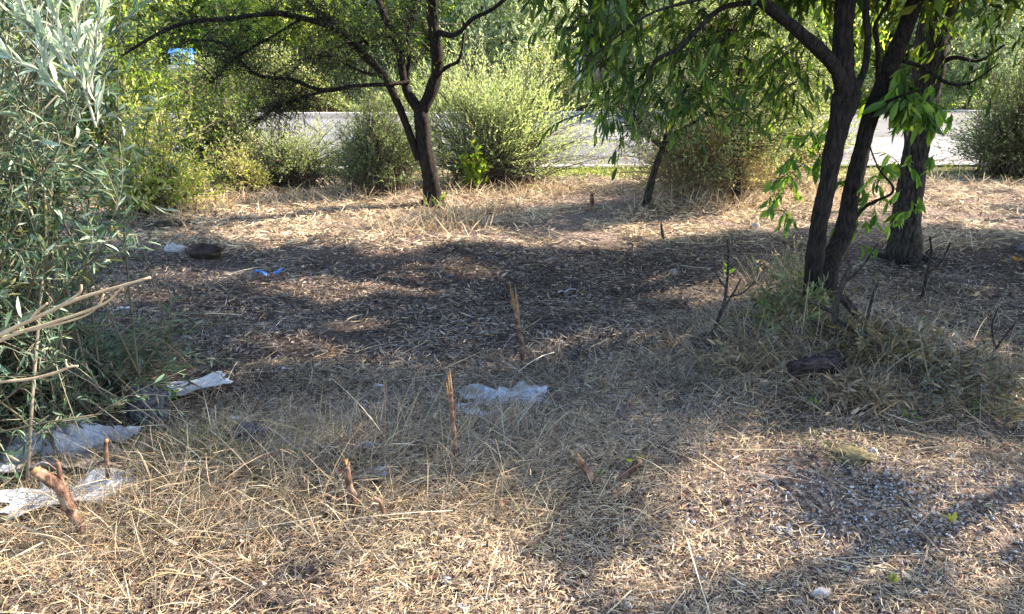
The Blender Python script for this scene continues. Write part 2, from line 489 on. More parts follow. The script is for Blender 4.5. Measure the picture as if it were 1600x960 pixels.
def bush(name, base, rx, ry, h, label, cat, n=260, nl=46, L=.035, W=.009, cols=((.10, .14, .07),), wts=None, group=None, mat=None,
         stem=(.14, .11, .08), low=.05, upright=.6, sub=4, seed=1, fine=False, spread=.7, stem_r=.006, lumps=11, hang=.1):
    rng = np.random.default_rng(seed)
    o = thing(name, base, label, cat, group)
    gs, gl = Geo(), Geo()
    base = np.asarray(base, float)
    # lumpy envelope: main directions carry clumps of different length
    ld = unit(rng.normal(size=(lumps, 3)) * [1, 1, .6] + [0, 0, .5]); lw = .36 + .78 * rng.random(lumps)
    d = unit(rng.normal(size=(n, 3)) + [0, 0, upright]); d[:, 2] = np.abs(d[:, 2]) * .9 + low
    near = np.argmax(d @ ld.T, axis=1)
    ext = lw[near] * (.45 + .6 * rng.random(n) ** .6) * np.where(rng.random(n) < .12, 1.35, 1.0)
    ends = base + d * np.array([rx, ry, h]) * ext[:, None]
    st = base + rng.normal(size=(n, 3)) * [rx * .16, ry * .16, 0] + [0, 0, .01]
    mid = (st + ends) / 2 + np.array([0, 0, .18]) * h
    cur = bez(st, mid, ends, 7)
    tubes(gs, cur, np.linspace(1, .3, 7)[None] * (stem_r * (.6 + .8 * rng.random(n)))[:, None], 4, pal(n, [stem], jit=.25, rng=rng))
    # side shoots
    ns = n * sub
    who = np.repeat(np.arange(n), sub); tt = (.3 + .7 * rng.random(ns))[:, None]
    a = st[who] * (1 - tt) ** 2 + mid[who] * 2 * tt * (1 - tt) + ends[who] * tt * tt
    tan = unit(ends[who] - st[who])
    e = a + unit(tan + rng.normal(size=(ns, 3)) * .45 + [0, 0, .35]) * (min(rx, h) * (.14 + .38 * rng.random((ns, 1)) ** 2))
    sprigs(gs, gl, a, e, .05, max(4, nl // sub), L, W, cols, wts, fine, r0=stem_r * .35, t0=.05, spread=spread, hang=hang, stemcol=stem, rng=rng)
    gs.build("stems", M_twig, o); gl.build("foliage", mat or M_leaf, o)
    return o

def copy_tree(o, loc, rz, sc, label=None):
    c = o.copy(); COL.objects.link(c); c.location = [float(q) for q in loc]; c.rotation_euler = (0, 0, rz); c.scale = (sc[0], sc[0], sc[1])
    if label: c["label"] = label
    for ch in o.children:
        d = ch.copy(); COL.objects.link(d); d.parent = c
    return c

# palettes
OLIVE = [(.15, .20, .12), (.21, .26, .17), (.08, .12, .065), (.11, .16, .07), (.30, .33, .24)]
GREEN = [(.05, .085, .02), (.08, .13, .028), (.14, .19, .03), (.035, .06, .018)]
BRIGHT = [(.20, .31, .04), (.29, .38, .05), (.12, .20, .03), (.38, .40, .07)]
YELL = [(.36, .40, .11), (.48, .48, .17), (.25, .31, .09), (.55, .50, .26)]
GREY = [(.27, .33, .19), (.36, .41, .27), (.18, .23, .13), (.44, .47, .34)]
PALE = [(.44, .52, .33), (.56, .62, .45), (.32, .40, .22), (.64, .66, .52)]
DRY = [(.46, .37, .24), (.58, .49, .34), (.36, .27, .17), (.26, .19, .13)]

# ------------------------------------------------------------------ middle tree
def px_limb(g, pts, **k):
    """pts: (px, py, depth, width in px)"""
    w_ = [P(a, b_, d) for a, b_, d, _ in pts]
    r_ = [0.5 * q[3] * q[2] / F for q in pts]
    return limb(g, w_, r_, **k)

def near_pts(cs, n, rng, lo=.3):
    out = []
    for c in cs:
        i = rng.integers(int(len(c) * lo), len(c), size=max(1, n // len(cs)))
        out.append(c[i])
    return np.concatenate(out)

rng = np.random.default_rng(3)
base = G(677, 324)
D = base[1]
T1 = thing("tree", base, "dark forked tree with bare crooked branches standing alone in the middle of the clearing", "tree")
g = Geo()
px_limb(g, [(679, 334, D, 34), (677, 322, D, 28), (673, 285, D, 26), (666, 245, D, 25), (661, 205, D, 24), (658, 178, D, 23), (657, 166, D, 24)], sides=14)
g.build("trunk", M_bark, T1)
CS = []
def br(parent, mat, pts, nm="branch", **k):
    g = Geo(); c = px_limb(g, pts, **k); g.build(nm, mat, parent); return c
CS.append(br(T1, M_bark, [(655, 250, D, 14), (645, 222, D, 13), (624, 168, D - .05, 12), (600, 118, D - .1, 12), (572, 90, D - .1, 11), (545, 62, D - .15, 10), (515, 42, D - .2, 9), (478, 30, D - .2, 8), (438, 22, D - .3, 8), (398, 24, D - .4, 7), (352, 30, D - .5, 7), (290, 36, D - .6, 6), (235, 60, D - .7, 5), (190, 88, D - .8, 3)]))
CS.append(br(T1, M_bark, [(655, 172, D, 17), (640, 150, D, 14), (630, 118, D + .05, 12), (624, 75, D + .1, 12), (606, 38, D + .1, 11), (588, -5, D + .2, 10), (560, -70, D + .2, 8), (500, -160, D, 6), (440, -250, D - .2, 4)]))
CS.append(br(T1, M_bark, [(660, 172, D, 19), (674, 140, D, 20), (684, 105, D, 20), (680, 60, D - .1, 18), (675, 15, D - .1, 16), (676, -50, D - .2, 13), (690, -140, D - .2, 10), (720, -260, D, 6), (740, -360, D, 3)]))
CS.append(br(T1, M_bark, [(682, 116, D, 7), (700, 104, D, 6), (716, 96, D, 5), (722, 76, D - .1, 3), (726, 50, D - .1, 2)]))
CS.append(br(T1, M_bark, [(678, 50, D - .1, 10), (712, 54, D - .2, 7), (738, 30, D - .3, 7), (770, 14, D - .3, 6), (810, -20, D - .4, 5), (880, -80, D - .5, 3)]))
CS.append(br(T1, M_bark, [(640, 128, D, 6), (610, 132, D - .1, 6), (560, 134, D - .2, 6), (503, 141, D - .3, 6), (456, 125, D - .4, 5), (400, 116, D - .5, 5), (350, 70, D - .6, 4), (300, 62, D - .7, 2)]))
CS.append(br(T1, M_bark, [(636, 125, D + .05, 7), (640, 95, D + .1, 7), (638, 50, D + .1, 6), (650, 0, D + .1, 5), (655, -60, D, 4), (650, -150, D, 3)]))
CS.append(br(T1, M_bark, [(575, 92, D - .1, 7), (540, 50, D, 7), (500, 20, D, 6), (450, -30, D, 5), (400, -100, D, 3)]))
CS.append(br(T1, M_bark, [(602, 122, D - .1, 5), (560, 110, D, 4), (520, 90, D + .1, 4), (480, 92, D + .2, 3), (420, 150, D + .2, 2)]))
CS.append(br(T1, M_bark, [(520, 140, D - .3, 4), (480, 150, D - .3, 4), (440, 165, D - .35, 3), (400, 190, D - .4, 2)]))
CS.append(br(T1, M_bark, [(470, 30, D - .2, 4), (420, 60, D - .2, 3), (370, 90, D - .3, 3), (330, 130, D - .3, 2)]))
# fine crooked twigs, drooping on the left
gt, gl = Geo(), Geo()
n = 620
st = near_pts(CS[:2] + CS[5:], n, rng, .3); n = len(st)
e = st + unit(rng.normal(size=(n, 3)) * [1, .8, .8] + [-.25, -.1, -.15]) * (.15 + .4 * rng.random((n, 1)))
sprigs(gt, gl, st, e, .12, 2, .032, .011, GREEN, None, r0=.0045, t0=.3, stemcol=(.03, .024, .02), rng=rng, jit=.3)
who = rng.integers(0, n, 3400); tt = rng.random((3400, 1))
st2 = st[who] * (1 - tt) + e[who] * tt
e2 = st2 + unit(rng.normal(size=(3400, 3)) + [-.1, 0, -.25]) * (.06 + .24 * rng.random((3400, 1)))
sprigs(gt, gl, st2, e2, .1, 2, .032, .011, GREEN + [(.16, .2, .04)], None, r0=.0026, t0=.2, stemcol=(.02, .018, .014), rng=rng, jit=.3)
# leafy crown: clumps around the limbs, dense only high up
def crown(gt, gl, anchors, centre, rad, n, nl, L, W, cols, seed, k_sub=5, r_tw=.007, wts=None, fine=False, hang=.3, shell=.35, shade=True, clump=.22, zmin=None, fine_vis=False):
    rng = np.random.default_rng(seed)
    d = rand_dirs(n, rng); rr = (shell + (1 - shell) * rng.random((n, 1))) ** .6
    c = np.asarray(centre) + d * rr * np.asarray(rad)
    lump = vnoise(c[:, 0] * 1 + c[:, 2] * .7, c[:, 1] + c[:, 2] * .6, .55, seed)
    c = c[lump > .30]
    if zmin is not None: c = c[c[:, 2] > zmin]
    if shade:
        c = c[keep_for_shade(c, rng)]
    n = len(c)
    # nearest anchor on a limb
    dist = np.linalg.norm(anchors[None] - c[:, None], axis=2)
    a = anchors[np.argmin(dist + rng.random(dist.shape) * .3, axis=1)]
    sprigs(gt, Geo(), a, c, .10, 1, .01, .01, cols, r0=r_tw * (.5 + .8 * rng.random(n)), stemcol=(.05, .038, .03), rng=rng, sides=4)
    who = np.repeat(np.arange(n), k_sub)
    e = c[who] + rand_dirs(len(who), rng) * (clump * (.5 + .8 * rng.random((len(who), 1)))) + [0, 0, -.04]
    sprigs(gt, gl, c[who], e, .05, nl, L, W, cols, wts, fine, r0=.0022, t0=.1, hang=hang, stemcol=(.06, .05, .03), rng=rng, shade=shade)
C_hi = [br(T1, M_bark, [(676, -45, D - .2, 11), (760, -140, D - .2, 9), (880, -230, D, 7), (1000, -300, D, 4)]),
        br(T1, M_bark, [(676, -30, D - .2, 11), (640, -160, D + .4, 8), (600, -300, D + .7, 5)]),
        br(T1, M_bark, [(588, -5, D + .2, 9), (480, -120, D + .3, 7), (340, -200, D + .3, 5), (200, -260, D, 3)])]
def hi(cs, zc=2.05): 
    a_ = np.concatenate(cs); return a_[a_[:, 2] > zc]
anch = np.concatenate([c[len(c) // 3:] for c in CS])
crown(gt, gl, hi(CS + C_hi), P(700, -330, D - .2) + [0, 0, .3], (3.3, 1.7, 1.6), 1400, 12, .06, .024, GREEN + [(.16, .22, .04)], 21, zmin=2.2)
crown(gt, gl, anch, P(620, 20, D), (1.2, .7, .45), 42, 8, .035, .013, GREEN + [(.16, .22, .04)] * 2, 22, shade=False, clump=.2)
crown(gt, gl, anch, P(400, 60, D - .4), (1.5, .5, .35), 22, 7, .032, .012, GREEN, 23, shade=False, clump=.2)
gt.build("twigs", M_twig, T1); gl.build("crown", M_leaf, T1)

BR2 = [(.19, .31, .04), (.13, .23, .035), (.28, .38, .06), (.08, .16, .03)]
# ------------------------------------------------------------------ near right tree, two stems
ALMOND = [(.055, .10, .022), (.075, .13, .028), (.13, .20, .03), (.035, .07, .018), (.24, .26, .04)]
base = G(1285, 492); D = base[1]
T2 = thing("tree", base, "two stemmed dark tree with long drooping leaves on the weedy hummock at right", "tree")
g = Geo()
px_limb(g, [(1274, 510, D, 46), (1272, 480, D, 32), (1271, 430, D, 27), (1276, 380, D, 27), (1283, 330, D, 28), (1294, 280, D, 29), (1305, 225, D, 30), (1318, 170, D, 35), (1327, 140, D, 38)], sides=14)
g.build("trunk", M_bark, T2)
g = Geo()
px_limb(g, [(1290, 500, D + .1, 44), (1292, 455, D + .15, 36), (1296, 412, D + .2, 34), (1318, 365, D + .25, 27), (1330, 300, D + .3, 26), (1345, 240, D + .3, 23), (1362, 180, D + .3, 23), (1384, 120, D + .3, 25), (1408, 60, D + .35, 26), (1430, 0, D + .4, 24), (1460, -90, D + .5, 20), (1500, -220, D + .6, 14), (1540, -360, D + .7, 8)], sides=14)
g.build("trunk", M_bark, T2)
C2 = []
C2.append(br(T2, M_bark, [(1325, 150, D, 36), (1318, 110, D, 30), (1317, 60, D, 28), (1322, 0, D, 27), (1330, -80, D, 22), (1320, -200, D, 16), (1300, -350, D, 10), (1290, -450, D, 5)]))
C2.append(br(T2, M_bark, [(1320, 145, D, 24), (1300, 100, D - .1, 20), (1258, 58, D - .2, 18), (1212, 20, D - .2, 17), (1160, -20, D - .3, 14), (1080, -60, D - .3, 10), (1000, -60, D - .3, 7), (930, -20, D - .3, 4)]))
C2.append(br(T2, M_bark, [(1335, 140, D + .05, 16), (1350, 110, D + .05, 11), (1356, 60, D, 10), (1353, 0, D, 10), (1370, -100, D - .1, 7), (1380, -220, D - .2, 4)]))
C2.append(br(T2, M_bark, [(1372, 160, D + .3, 8), (1372, 80, D + .2, 8), (1368, 40, D + .2, 7), (1390, 0, D + .2, 6), (1420, -80, D, 4)]))
C2.append(br(T2, M_bark, [(1190, 2, D - .2, 9), (1130, 12, D - .25, 8), (1090, 46, D - .3, 7), (1058, 78, D - .3, 6), (1025, 94, D - .3, 5), (1008, 132, D - .35, 3), (990, 175, D - .35, 2)]))
C2.append(br(T2, M_bark, [(1395, 90, D + .35, 8), (1440, 105, D + .3, 6), (1480, 130, D + .2, 5), (1515, 130, D + .1, 3), (1560, 100, D, 2)]))
C2.append(br(T2, M_bark, [(1365, 170, D + .3, 7), (1385, 160, D + .1, 6), (1408, 150, D - .1, 4), (1440, 140, D - .2, 3)]))
C2.append(br(T2, M_bark, [(1150, -15, D - .3, 7), (1090, 0, D - .4, 5), (1020, 20, D - .5, 4), (960, 60, D - .55, 3), (915, 100, D - .6, 2)]))
C2.append(br(T2, M_bark, [(1290, 420, D + .2, 12), (1345, 330, D + .25, 5), (1395, 300, D + .1, 4), (1372, 262, D, 3), (1352, 210, D, 2)]))
anch = np.concatenate([c[len(c) // 3:] for c in C2])
gt, gl, gv = Geo(), Geo(), Geo()
crown(gt, gl, hi(C2, 2.15), P(1280, -330, D + .1), (1.8, 1.6, 1.3), 1000, 11, .095, .028, ALMOND, 31, zmin=1.95)
crown(gt, gl, hi(C2, 2.15), P(1480, -260, D + 1.0), (1.6, 1.2, 1.2), 600, 11, .095, .028, ALMOND, 32, zmin=2.0)
crown(gt, gl, anch, P(1080, -190, D - .2), (1.2, .7, .55), 190, 11, .09, .026, ALMOND, 33, zmin=1.9)
C2.append(br(T2, M_bark, [(1160, -20, D - .3, 12), (1060, -160, D - .4, 9), (930, -260, D - .5, 7), (800, -320, D - .6, 4)]))  # limb and crown parts added out of view to shade the foreground
crown(gt, gl, hi(C2, 2.0), (.35, 4.25, 3.15), (1.5, 1.0, .65), 520, 11, .095, .028, ALMOND, 34, zmin=2.3)
crown(gt, gl, hi(C2, 2.0), (2.2, 4.3, 2.8), (1.6, .9, .65), 560, 11, .095, .028, ALMOND, 35, zmin=2.1)
# drooping leafy sprays that hang into view
def sprays(pts, per, length, nl, L, W, cols, seed, spreadx=.12, wts=None, down=1.0, r0=.0028):
    rng = np.random.default_rng(seed)
    S = []
    for (a, b_, d, s) in pts:
        c0 = P(a, b_, d)
        S.append(c0 + rng.normal(size=(per, 3)) * spreadx * s)
    S = np.concatenate(S); n = len(S)
    E = S + unit(rng.normal(size=(n, 3)) * [1, .8, .5] + [-.5, -.1, -.75 * down]) * length * (.5 + .8 * rng.random((n, 1)))
    sprigs(gt, gv, S, E, .1, nl, L, W, cols, wts, True, r0=r0, t0=.1, spread=.55, hang=.75, stemcol=(.05, .05, .025), rng=rng, jit=.22)
spr = [(900, 10, 4.2, .6), (960, 20, 4.3, 1), (985, 60, 4.3, 1), (1000, 110, 4.35, 1), (950, 150, 4.3, .7), (1040, 40, 4.5, 1.2), (1060, 100, 4.4, 1), (1090, 20, 4.6, 1), (1120, 80, 4.6, 1.1),
       (1150, 30, 4.7, 1), (1170, 110, 4.7, 1), (1200, 60, 4.8, 1), (1230, 20, 4.8, 1), (1010, 0, 4.4, 1), (930, 60, 4.2, .5), (1080, 150, 4.4, .7), (1220, 140, 4.6, .6), (1260, 100, 4.7, .6)]
sprays(spr, 14, .24, 10, .070, .018, ALMOND + [(.20, .28, .05)], 41, wts=[2.6, 3, 2, 1.6, 1, 1.3])
sprays([(1490, 10, 5.0, 1), (1540, 30, 5.2, 1), (1580, 10, 5.2, 1), (1440, 30, 4.9, .8), (1500, 80, 5.0, .8), (1400, 10, 4.8, .8), (1560, 90, 5.2, .5)], 7, .25, 9, .068, .018, ALMOND + BR2[:1], 42)

sprays([(1415, 130, 4.5, .5), (1440, 140, 4.5, .5), (1425, 165, 4.4, .5), (1405, 150, 4.5, .3)], 8, .13, 8, .115, .033, BR2 + ALMOND[:2], 43, spreadx=.11)
sprays([(1380, 265, 4.6, .6), (1350, 300, 4.6, .7), (1375, 320, 4.6, .6), (1330, 330, 4.5, .6), (1420, 300, 4.8, .4), (1440, 255, 4.9, .4), (1310, 200, 4.6, .3), (1330, 370, 4.5, .4), (1290, 240, 4.5, .3), (1470, 170, 4.9, .4), (1410, 330, 4.8, .3)], 4, .13, 7, .078, .024, BR2, 44, spreadx=.11)
sprays([(1235, 270, 4.5, .4), (1228, 300, 4.5, .3), (1245, 240, 4.5, .4), (1225, 330, 4.5, .3), (1260, 200, 4.5, .4)], 5, .13, 6, .07, .024, BR2, 45, spreadx=.07)
gt.build("twigs", M_twig, T2); gl.build("crown", M_leaf, T2); gv.build("leaf_sprays", M_leaf, T2)

# ------------------------------------------------------------------ thick rear right tree
base = G(1412, 408); D = base[1]
T3 = thing("tree", base, "thick grey barked tree leaning right behind the two stemmed tree", "tree")
g = Geo()
px_limb(g, [(1410, 420, D, 58), (1411, 402, D, 49), (1416, 350, D, 45), (1424, 290, D, 40), (1434, 220, D, 40), (1444, 150, D, 41), (1455, 80, D, 43), (1470, 10, D, 45), (1482, -60, D, 44)], sides=18, wob=.16)
g.build("trunk", M_barkg, T3)
C3 = []
C3.append(br(T3, M_barkg, [(1480, -50, D, 36), (1500, -150, D, 28), (1540, -280, D - .1, 18), (1560, -420, D, 10), (1570, -520, D, 5)]))
C3.append(br(T3, M_barkg, [(1478, -40, D, 30), (1440, -120, D, 22), (1380, -230, D + .1, 14), (1320, -330, D + .1, 8)]))
C3.append(br(T3, M_barkg, [(1470, 30, D, 22), (1500, -20, D - .1, 16), (1560, -80, D - .2, 12), (1640, -140, D - .2, 8), (1720, -200, D, 4)]))
C3.append(br(T3, M_barkg, [(1455, 110, D, 9), (1490, 90, D - .1, 7), (1530, 95, D - .2, 5), (1570, 70, D - .3, 3)]))
C3.append(br(T3, M_barkg, [(1482, -55, D, 26), (1400, -160, D + .7, 20), (1280, -280, D + 1.5, 13), (1150, -360, D + 2.0, 7)]))
C3.append(br(T3, M_barkg, [(1484, -55, D, 26), (1490, -200, D + .9, 18), (1470, -330, D + 1.7, 12), (1440, -430, D + 2.2, 6)]))
C3.append(br(T3, M_barkg, [(1484, -60, D, 24), (1600, -170, D + .5, 16), (1700, -300, D + .8, 9)]))
gt, gl = Geo(), Geo()
crown(gt, gl, hi(C3, 2.7), P(1380, -420, D + .9), (2.9, 2.2, 1.6), 1900, 11, .085, .028, ALMOND, 51, zmin=2.0)
sprays_pts = [(1500, 20), (1560, 50), (1520, 90)]
gt.build("twigs", M_twig, T3); gl.build("crown", M_leaf, T3)

def roots(parent, base, r, L, mat, n, seed):
    rng = np.random.default_rng(seed)
    for k in range(n):
        a_ = k * 2 * math.pi / n + rng.random() * .7; d = np.array([math.cos(a_), math.sin(a_), 0])
        p1 = base + d * r * 1.3; p2 = base + d * (r * 1.3 + L * (.6 + .6 * rng.random()))
        p1[2] = H(p1[0], p1[1]) + r * .25; p2[2] = H(p2[0], p2[1]) - .02
        g = Geo(); limb(g, [base + d * r * .45 + [0, 0, r * 1.3], p1, p2], [r * .55, r * .42, r * .12], sides=9, wob=.2); g.build("root", mat, parent)
roots(T1, np.array(T1.location), .09, .16, M_bark, 5, 1)
roots(T2, G(1274, 490), .075, .15, M_bark, 4, 2)
roots(T2, G(1294, 482), .08, .15, M_bark, 3, 3)
roots(T3, np.array(T3.location), .095, .2, M_barkg, 6, 4)
# ------------------------------------------------------------------ unseen trees added outside the right edge to shade the clearing
def shade_caster_tree(x, y, h, cr, n, seed, label):
    rng = np.random.default_rng(seed)
    z = float(H(x, y)); b0 = np.array([x, y, z])
    o = thing("tree", b0, label, "tree", "unseen trees added just beyond the right edge of the clearing")
    g = Geo(); limb(g, [b0 - [0, 0, .1], b0 + [.03, 0, .5], b0 + [-.05, .05, h * .4]], [.17, .13, .11], sides=12); g.build("trunk", M_bark, o)
    cs = []
    for k in range(6):
        a = k * 1.05 + rng.random()
        g = Geo(); s = b0 + [-.05, .05, h * .38]
        cs.append(limb(g, [s, s + [math.cos(a) * .4, math.sin(a) * .4, h * .2], s + [math.cos(a) * cr[0] * .55, math.sin(a) * cr[1] * .55, h * .42], s + [math.cos(a) * cr[0] * .8, math.sin(a) * cr[1] * .8, h * .55]], [.07, .05, .03, .012]))
        g.build("branch", M_bark, o)
    gt, gl = Geo(), Geo()
    crown(gt, gl, np.concatenate(cs), b0 + [0, 0, h * .72], cr, n, 11, .10, .034, ALMOND, seed, zmin=1.5)
    gt.build("twigs", M_twig, o); gl.build("crown", M_leaf, o)
shade_caster_tree(6.9, 7.2, 4.6, (2.5, 2.2, 1.6), 1700, 61, "unseen leafy tree added for shade just beyond the right edge, level with the thick grey trunk")
shade_caster_tree(9.9, 9.0, 5.4, (3.0, 2.2, 1.9), 1500, 62, "tall unseen leafy tree added for shade well beyond the right edge, near the road")
shade_caster_tree(5.2, 3.9, 3.9, (2.2, 1.9, 1.3), 900, 63, "unseen leafy tree added for shade beside the viewer just beyond the right edge")

# ------------------------------------------------------------------ olive bush at the left edge, close to the camera
OB = np.array([-2.35, 3.0, float(H(-2.35, 3.0))])
O1 = thing("olive_bush", OB, "large silvery olive bush filling the left edge close to the viewer", "bush")
gs, gl = Geo(), Geo(); rng = np.random.default_rng(71)
n = 480
st = OB + rng.normal(size=(n, 3)) * [.30, .4, .02]
az = rng.random(n) * 2 * np.pi
q = rng.random(n)
e = OB + np.stack([np.cos(az) * (.5 + 1.0 * rng.random(n)) + .12, np.sin(az) * (.4 + .6 * rng.random(n)), .08 + 2.5 * q ** .9], -1)
ex, ey = project(e[:, 0], e[:, 1], e[:, 2])
lim = np.interp(ey, [-200, 0, 150, 300, 400, 520, 640, 800], [215, 200, 170, 205, 170, 150, 205, 120])
ok = ex < lim
st, e = st[ok], e[ok]; n = len(e)
mid = (st + e) / 2 + rng.normal(size=e.shape) * [.12, .12, .05] + [0, 0, .25]
cur = bez(st, mid, e, 8)
tubes(gs, cur, np.linspace(1, .3, 8)[None] * (.003 + .005 * rng.random((n, 1))), 5, pal(n, [(.20, .17, .13), (.08, .07, .05), (.12, .11, .07)], rng=rng))
sub = 16; who = np.repeat(np.arange(n), sub); tt = (.1 + .9 * rng.random((n * sub, 1)))
a = st[who] * (1 - tt) ** 2 + mid[who] * 2 * tt * (1 - tt) + e[who] * tt * tt
tan = unit(e[who] - st[who])
e2 = a + unit(tan * .9 + rng.normal(size=(n * sub, 3)) * .6 + [.1, -.05, .15]) * (.14 + .2 * rng.random((n * sub, 1)))
OL2 = [(.085, .145, .085), (.05, .095, .055), (.15, .22, .15), (.035, .07, .04), (.27, .34, .26), (.16, .17, .07)]
up_ = a[:, 2] > .75
sprigs(gs, gl, a[up_], e2[up_], .05, 13, .050, .0095, OL2, None, True, r0=.0022, t0=.05, spread=.8, hang=.1, stemcol=(.20, .20, .14), rng=rng)
a = a[~up_]; e2 = e2[~up_]
sprigs(gs, gl, a, e2, .05, 11, .038, .0075, OL2[:4] + [(.12, .11, .07)], [2, 3, 1, 3, 2], True, r0=.0022, t0=.05, spread=.8, hang=.1, stemcol=(.20, .20, .14), rng=rng)
for ln in ([(150, 200), (128, 120), (120, 50), (118, -20)], [(120, 125), (80, 70), (50, 45), (30, 28)], [(100, 145), (60, 110), (20, 95), (0, 80)], [(112, 100), (96, 50), (84, 10), (78, -15)], [(70, 110), (62, 60), (40, 20), (30, -10)], [(135, 150), (150, 90), (152, 40), (160, 0)]):  # sun glare on the top shoots, painted as pale bark and leaves
    limb(gs, [P(a_, b_, 2.15) for a_, b_ in ln], [.0034, .003, .0025, .0015], sides=6, col=(.36, .35, .27))
    q_ = np.array([P(a_, b_, 2.15) for a_, b_ in ln]); sprigs(gs, gl, q_[:-1], q_[1:], .02, 16, .055, .010, [(.42, .48, .38), (.30, .38, .28), (.55, .58, .48)], None, True, r0=.001, t0=.0, spread=.55, hang=-.1, rng=rng)
gs.build("stems", M_twig, O1); gl.build("foliage", M_olive, O1)

# ------------------------------------------------------------------ shrubs between the clearing and the road
def gb(px, py): return G(px, py)
bush("bush", gb(245, 335), 1.0, .7, 1.2, "yellow green leafy bush lit by the sun at the left end of the clearing", "bush", n=210, nl=46, L=.055, W=.022, cols=YELL + YELL + BRIGHT[:2] + DRY[:2], seed=81, spread=1.0)
bush("bush", gb(350, 285) , .95, .7, 1.7, "dark green weeping bush behind the yellow one, in front of the road", "bush", n=300, nl=52, L=.05, W=.022, cols=GREEN, seed=82, spread=1.0, hang=.5)
bush("bush", P(130, 260, 10.6) * [1, 1, 0], 1.9, .9, 2.4, "tall bright green bush with orange tints behind the olive foliage", "bush", n=480, nl=60, L=.06, W=.028, cols=BRIGHT + GREEN, seed=83, spread=1.0)
bush("bush", gb(455, 292), 1.3, .4, .95, "low pale grey green scrub left of the middle tree by the road", "bush", n=300, nl=44, L=.034, W=.009, cols=PALE + YELL[:2], seed=84)
bush("bush", gb(385, 300), .5, .4, .55, "small dry yellowish weed clump between weeping bush and pale scrub", "bush", n=110, nl=40, L=.035, W=.011, cols=YELL + DRY[:2], seed=92)
bush("bush", gb(592, 300), .85, .5, 1.35, "dense dark grey green bush behind the middle tree, left side", "bush", n=420, nl=60, L=.038, W=.010, cols=OLIVE, seed=85)
bush("bush", gb(772, 290), 1.75, .6, 1.75, "feathery pale olive bush with long upright shoots right of the middle tree", "bush", n=560, nl=56, L=.050, W=.0095, cols=PALE, seed=86, upright=.95, spread=.4, lumps=16)
bush("bush", gb(742, 298), .30, .25, .72, "small bright green leafy sprout in front of the feathery bush", "bush", n=28, nl=26, L=.065, W=.032, cols=BRIGHT, seed=87)
bush("bush", gb(1105, 306), 1.15, .5, 1.15, "dry brown dead bush under the small grey green tree", "bush", n=560, nl=44, L=.035, W=.010, cols=DRY + DRY + GREY[:2], stem=(.34, .26, .18), seed=88)
bush("bush", gb(1170, 292), 1.5, .5, 1.75, "tangled pale bush between the dead bush and the two stemmed tree", "bush", n=560, nl=56, L=.038, W=.012, cols=GREY + YELL[:2], seed=89)
bush("bush", gb(1590, 272), 1.45, .7, 1.75, "dark grey green bush at the right edge beside the road", "bush", n=600, nl=60, L=.045, W=.013, cols=OLIVE, seed=90)
# small tree above the dead bush
base = G(1012, 322); D = base[1]
T4 = thing("tree", base, "thin leaning tree with fine grey green leaves above the dry brown bush", "tree")
g = Geo(); px_limb(g, [(1008, 326, D, 13), (1014, 300, D, 11), (1024, 262, D, 10), (1034, 235, D, 9), (1050, 190, D, 8), (1075, 130, D, 7)], sides=9); g.build("trunk", M_barkg, T4)
C4 = [br(T4, M_barkg, [(1036, 232, D, 7), (1008, 210, D, 5), (985, 195, D, 3)]),
      br(T4, M_barkg, [(1040, 220, D, 7), (1100, 180, D + .1, 6), (1160, 130, D + .2, 5), (1210, 90, D + .2, 3)]),
      br(T4, M_barkg, [(1060, 170, D, 6), (1120, 110, D, 5), (1150, 50, D, 3)]),
      br(T4, M_barkg, [(1150, 320, D + .2, 13), (1152, 250, D + .2, 12), (1145, 180, D + .2, 10), (1160, 100, D + .2, 8), (1180, 30, D + .2, 5)])]
gt, gl = Geo(), Geo(); anch = np.concatenate(C4)
crown(gt, gl, anch, P(1120, 130, D + .2), (1.3, .8, .95), 900, 13, .036, .012, GREY + OLIVE, 91, shade=False, clump=.2, shell=.2)
gt.build("twigs", M_twig, T4); gl.build("crown", M_leaf, T4)

# ------------------------------------------------------------------ trees beyond the road
def far_tree(cols, seed, L=.13, n=260, label=""):
    rng = np.random.default_rng(seed)
    o = thing("tree", (0, 0, 0), label, "tree", "trees and tall bushes beyond the road")
    g = Geo(); limb(g, [(0, 0, -.2), (.05, 0, .6), (0, .05, 1.4)], [.16, .13, .1]); cs = []
    g.build("trunk", M_barkg, o)
    g = Geo()
    for k in range(7):
        a = k * .9 + rng.random()
        cs.append(limb(g, [(0, .02, .5 + .12 * k), (math.cos(a) * .7, math.sin(a) * .7, 1.3 + .1 * k), (math.cos(a) * 1.3, math.sin(a) * 1.3, 2.3)], [.06, .04, .015], sides=6))
    g.build("limbs", M_barkg, o)
    gt, gl = Geo(), Geo()
    crown(gt, gl, np.concatenate(cs), (0, 0, 1.9), (2.0, 1.9, 1.9), n * 2, 12, L, L * .34, cols, seed, shade=False, clump=.42, shell=.25, k_sub=5)
    gt.build("twigs", M_twig, o); gl.build("crown", M_far, o)
    return o
FT = {}
def FP(k): return {'y': (YELL[:3] + BRIGHT[:2], 101), 'g': (PALE + GREY, 102), 'd': (GREEN[:3] + BRIGHT[:2] + GREY[:1], 103), 'b': (BRIGHT + GREY[:2], 104)}[k]
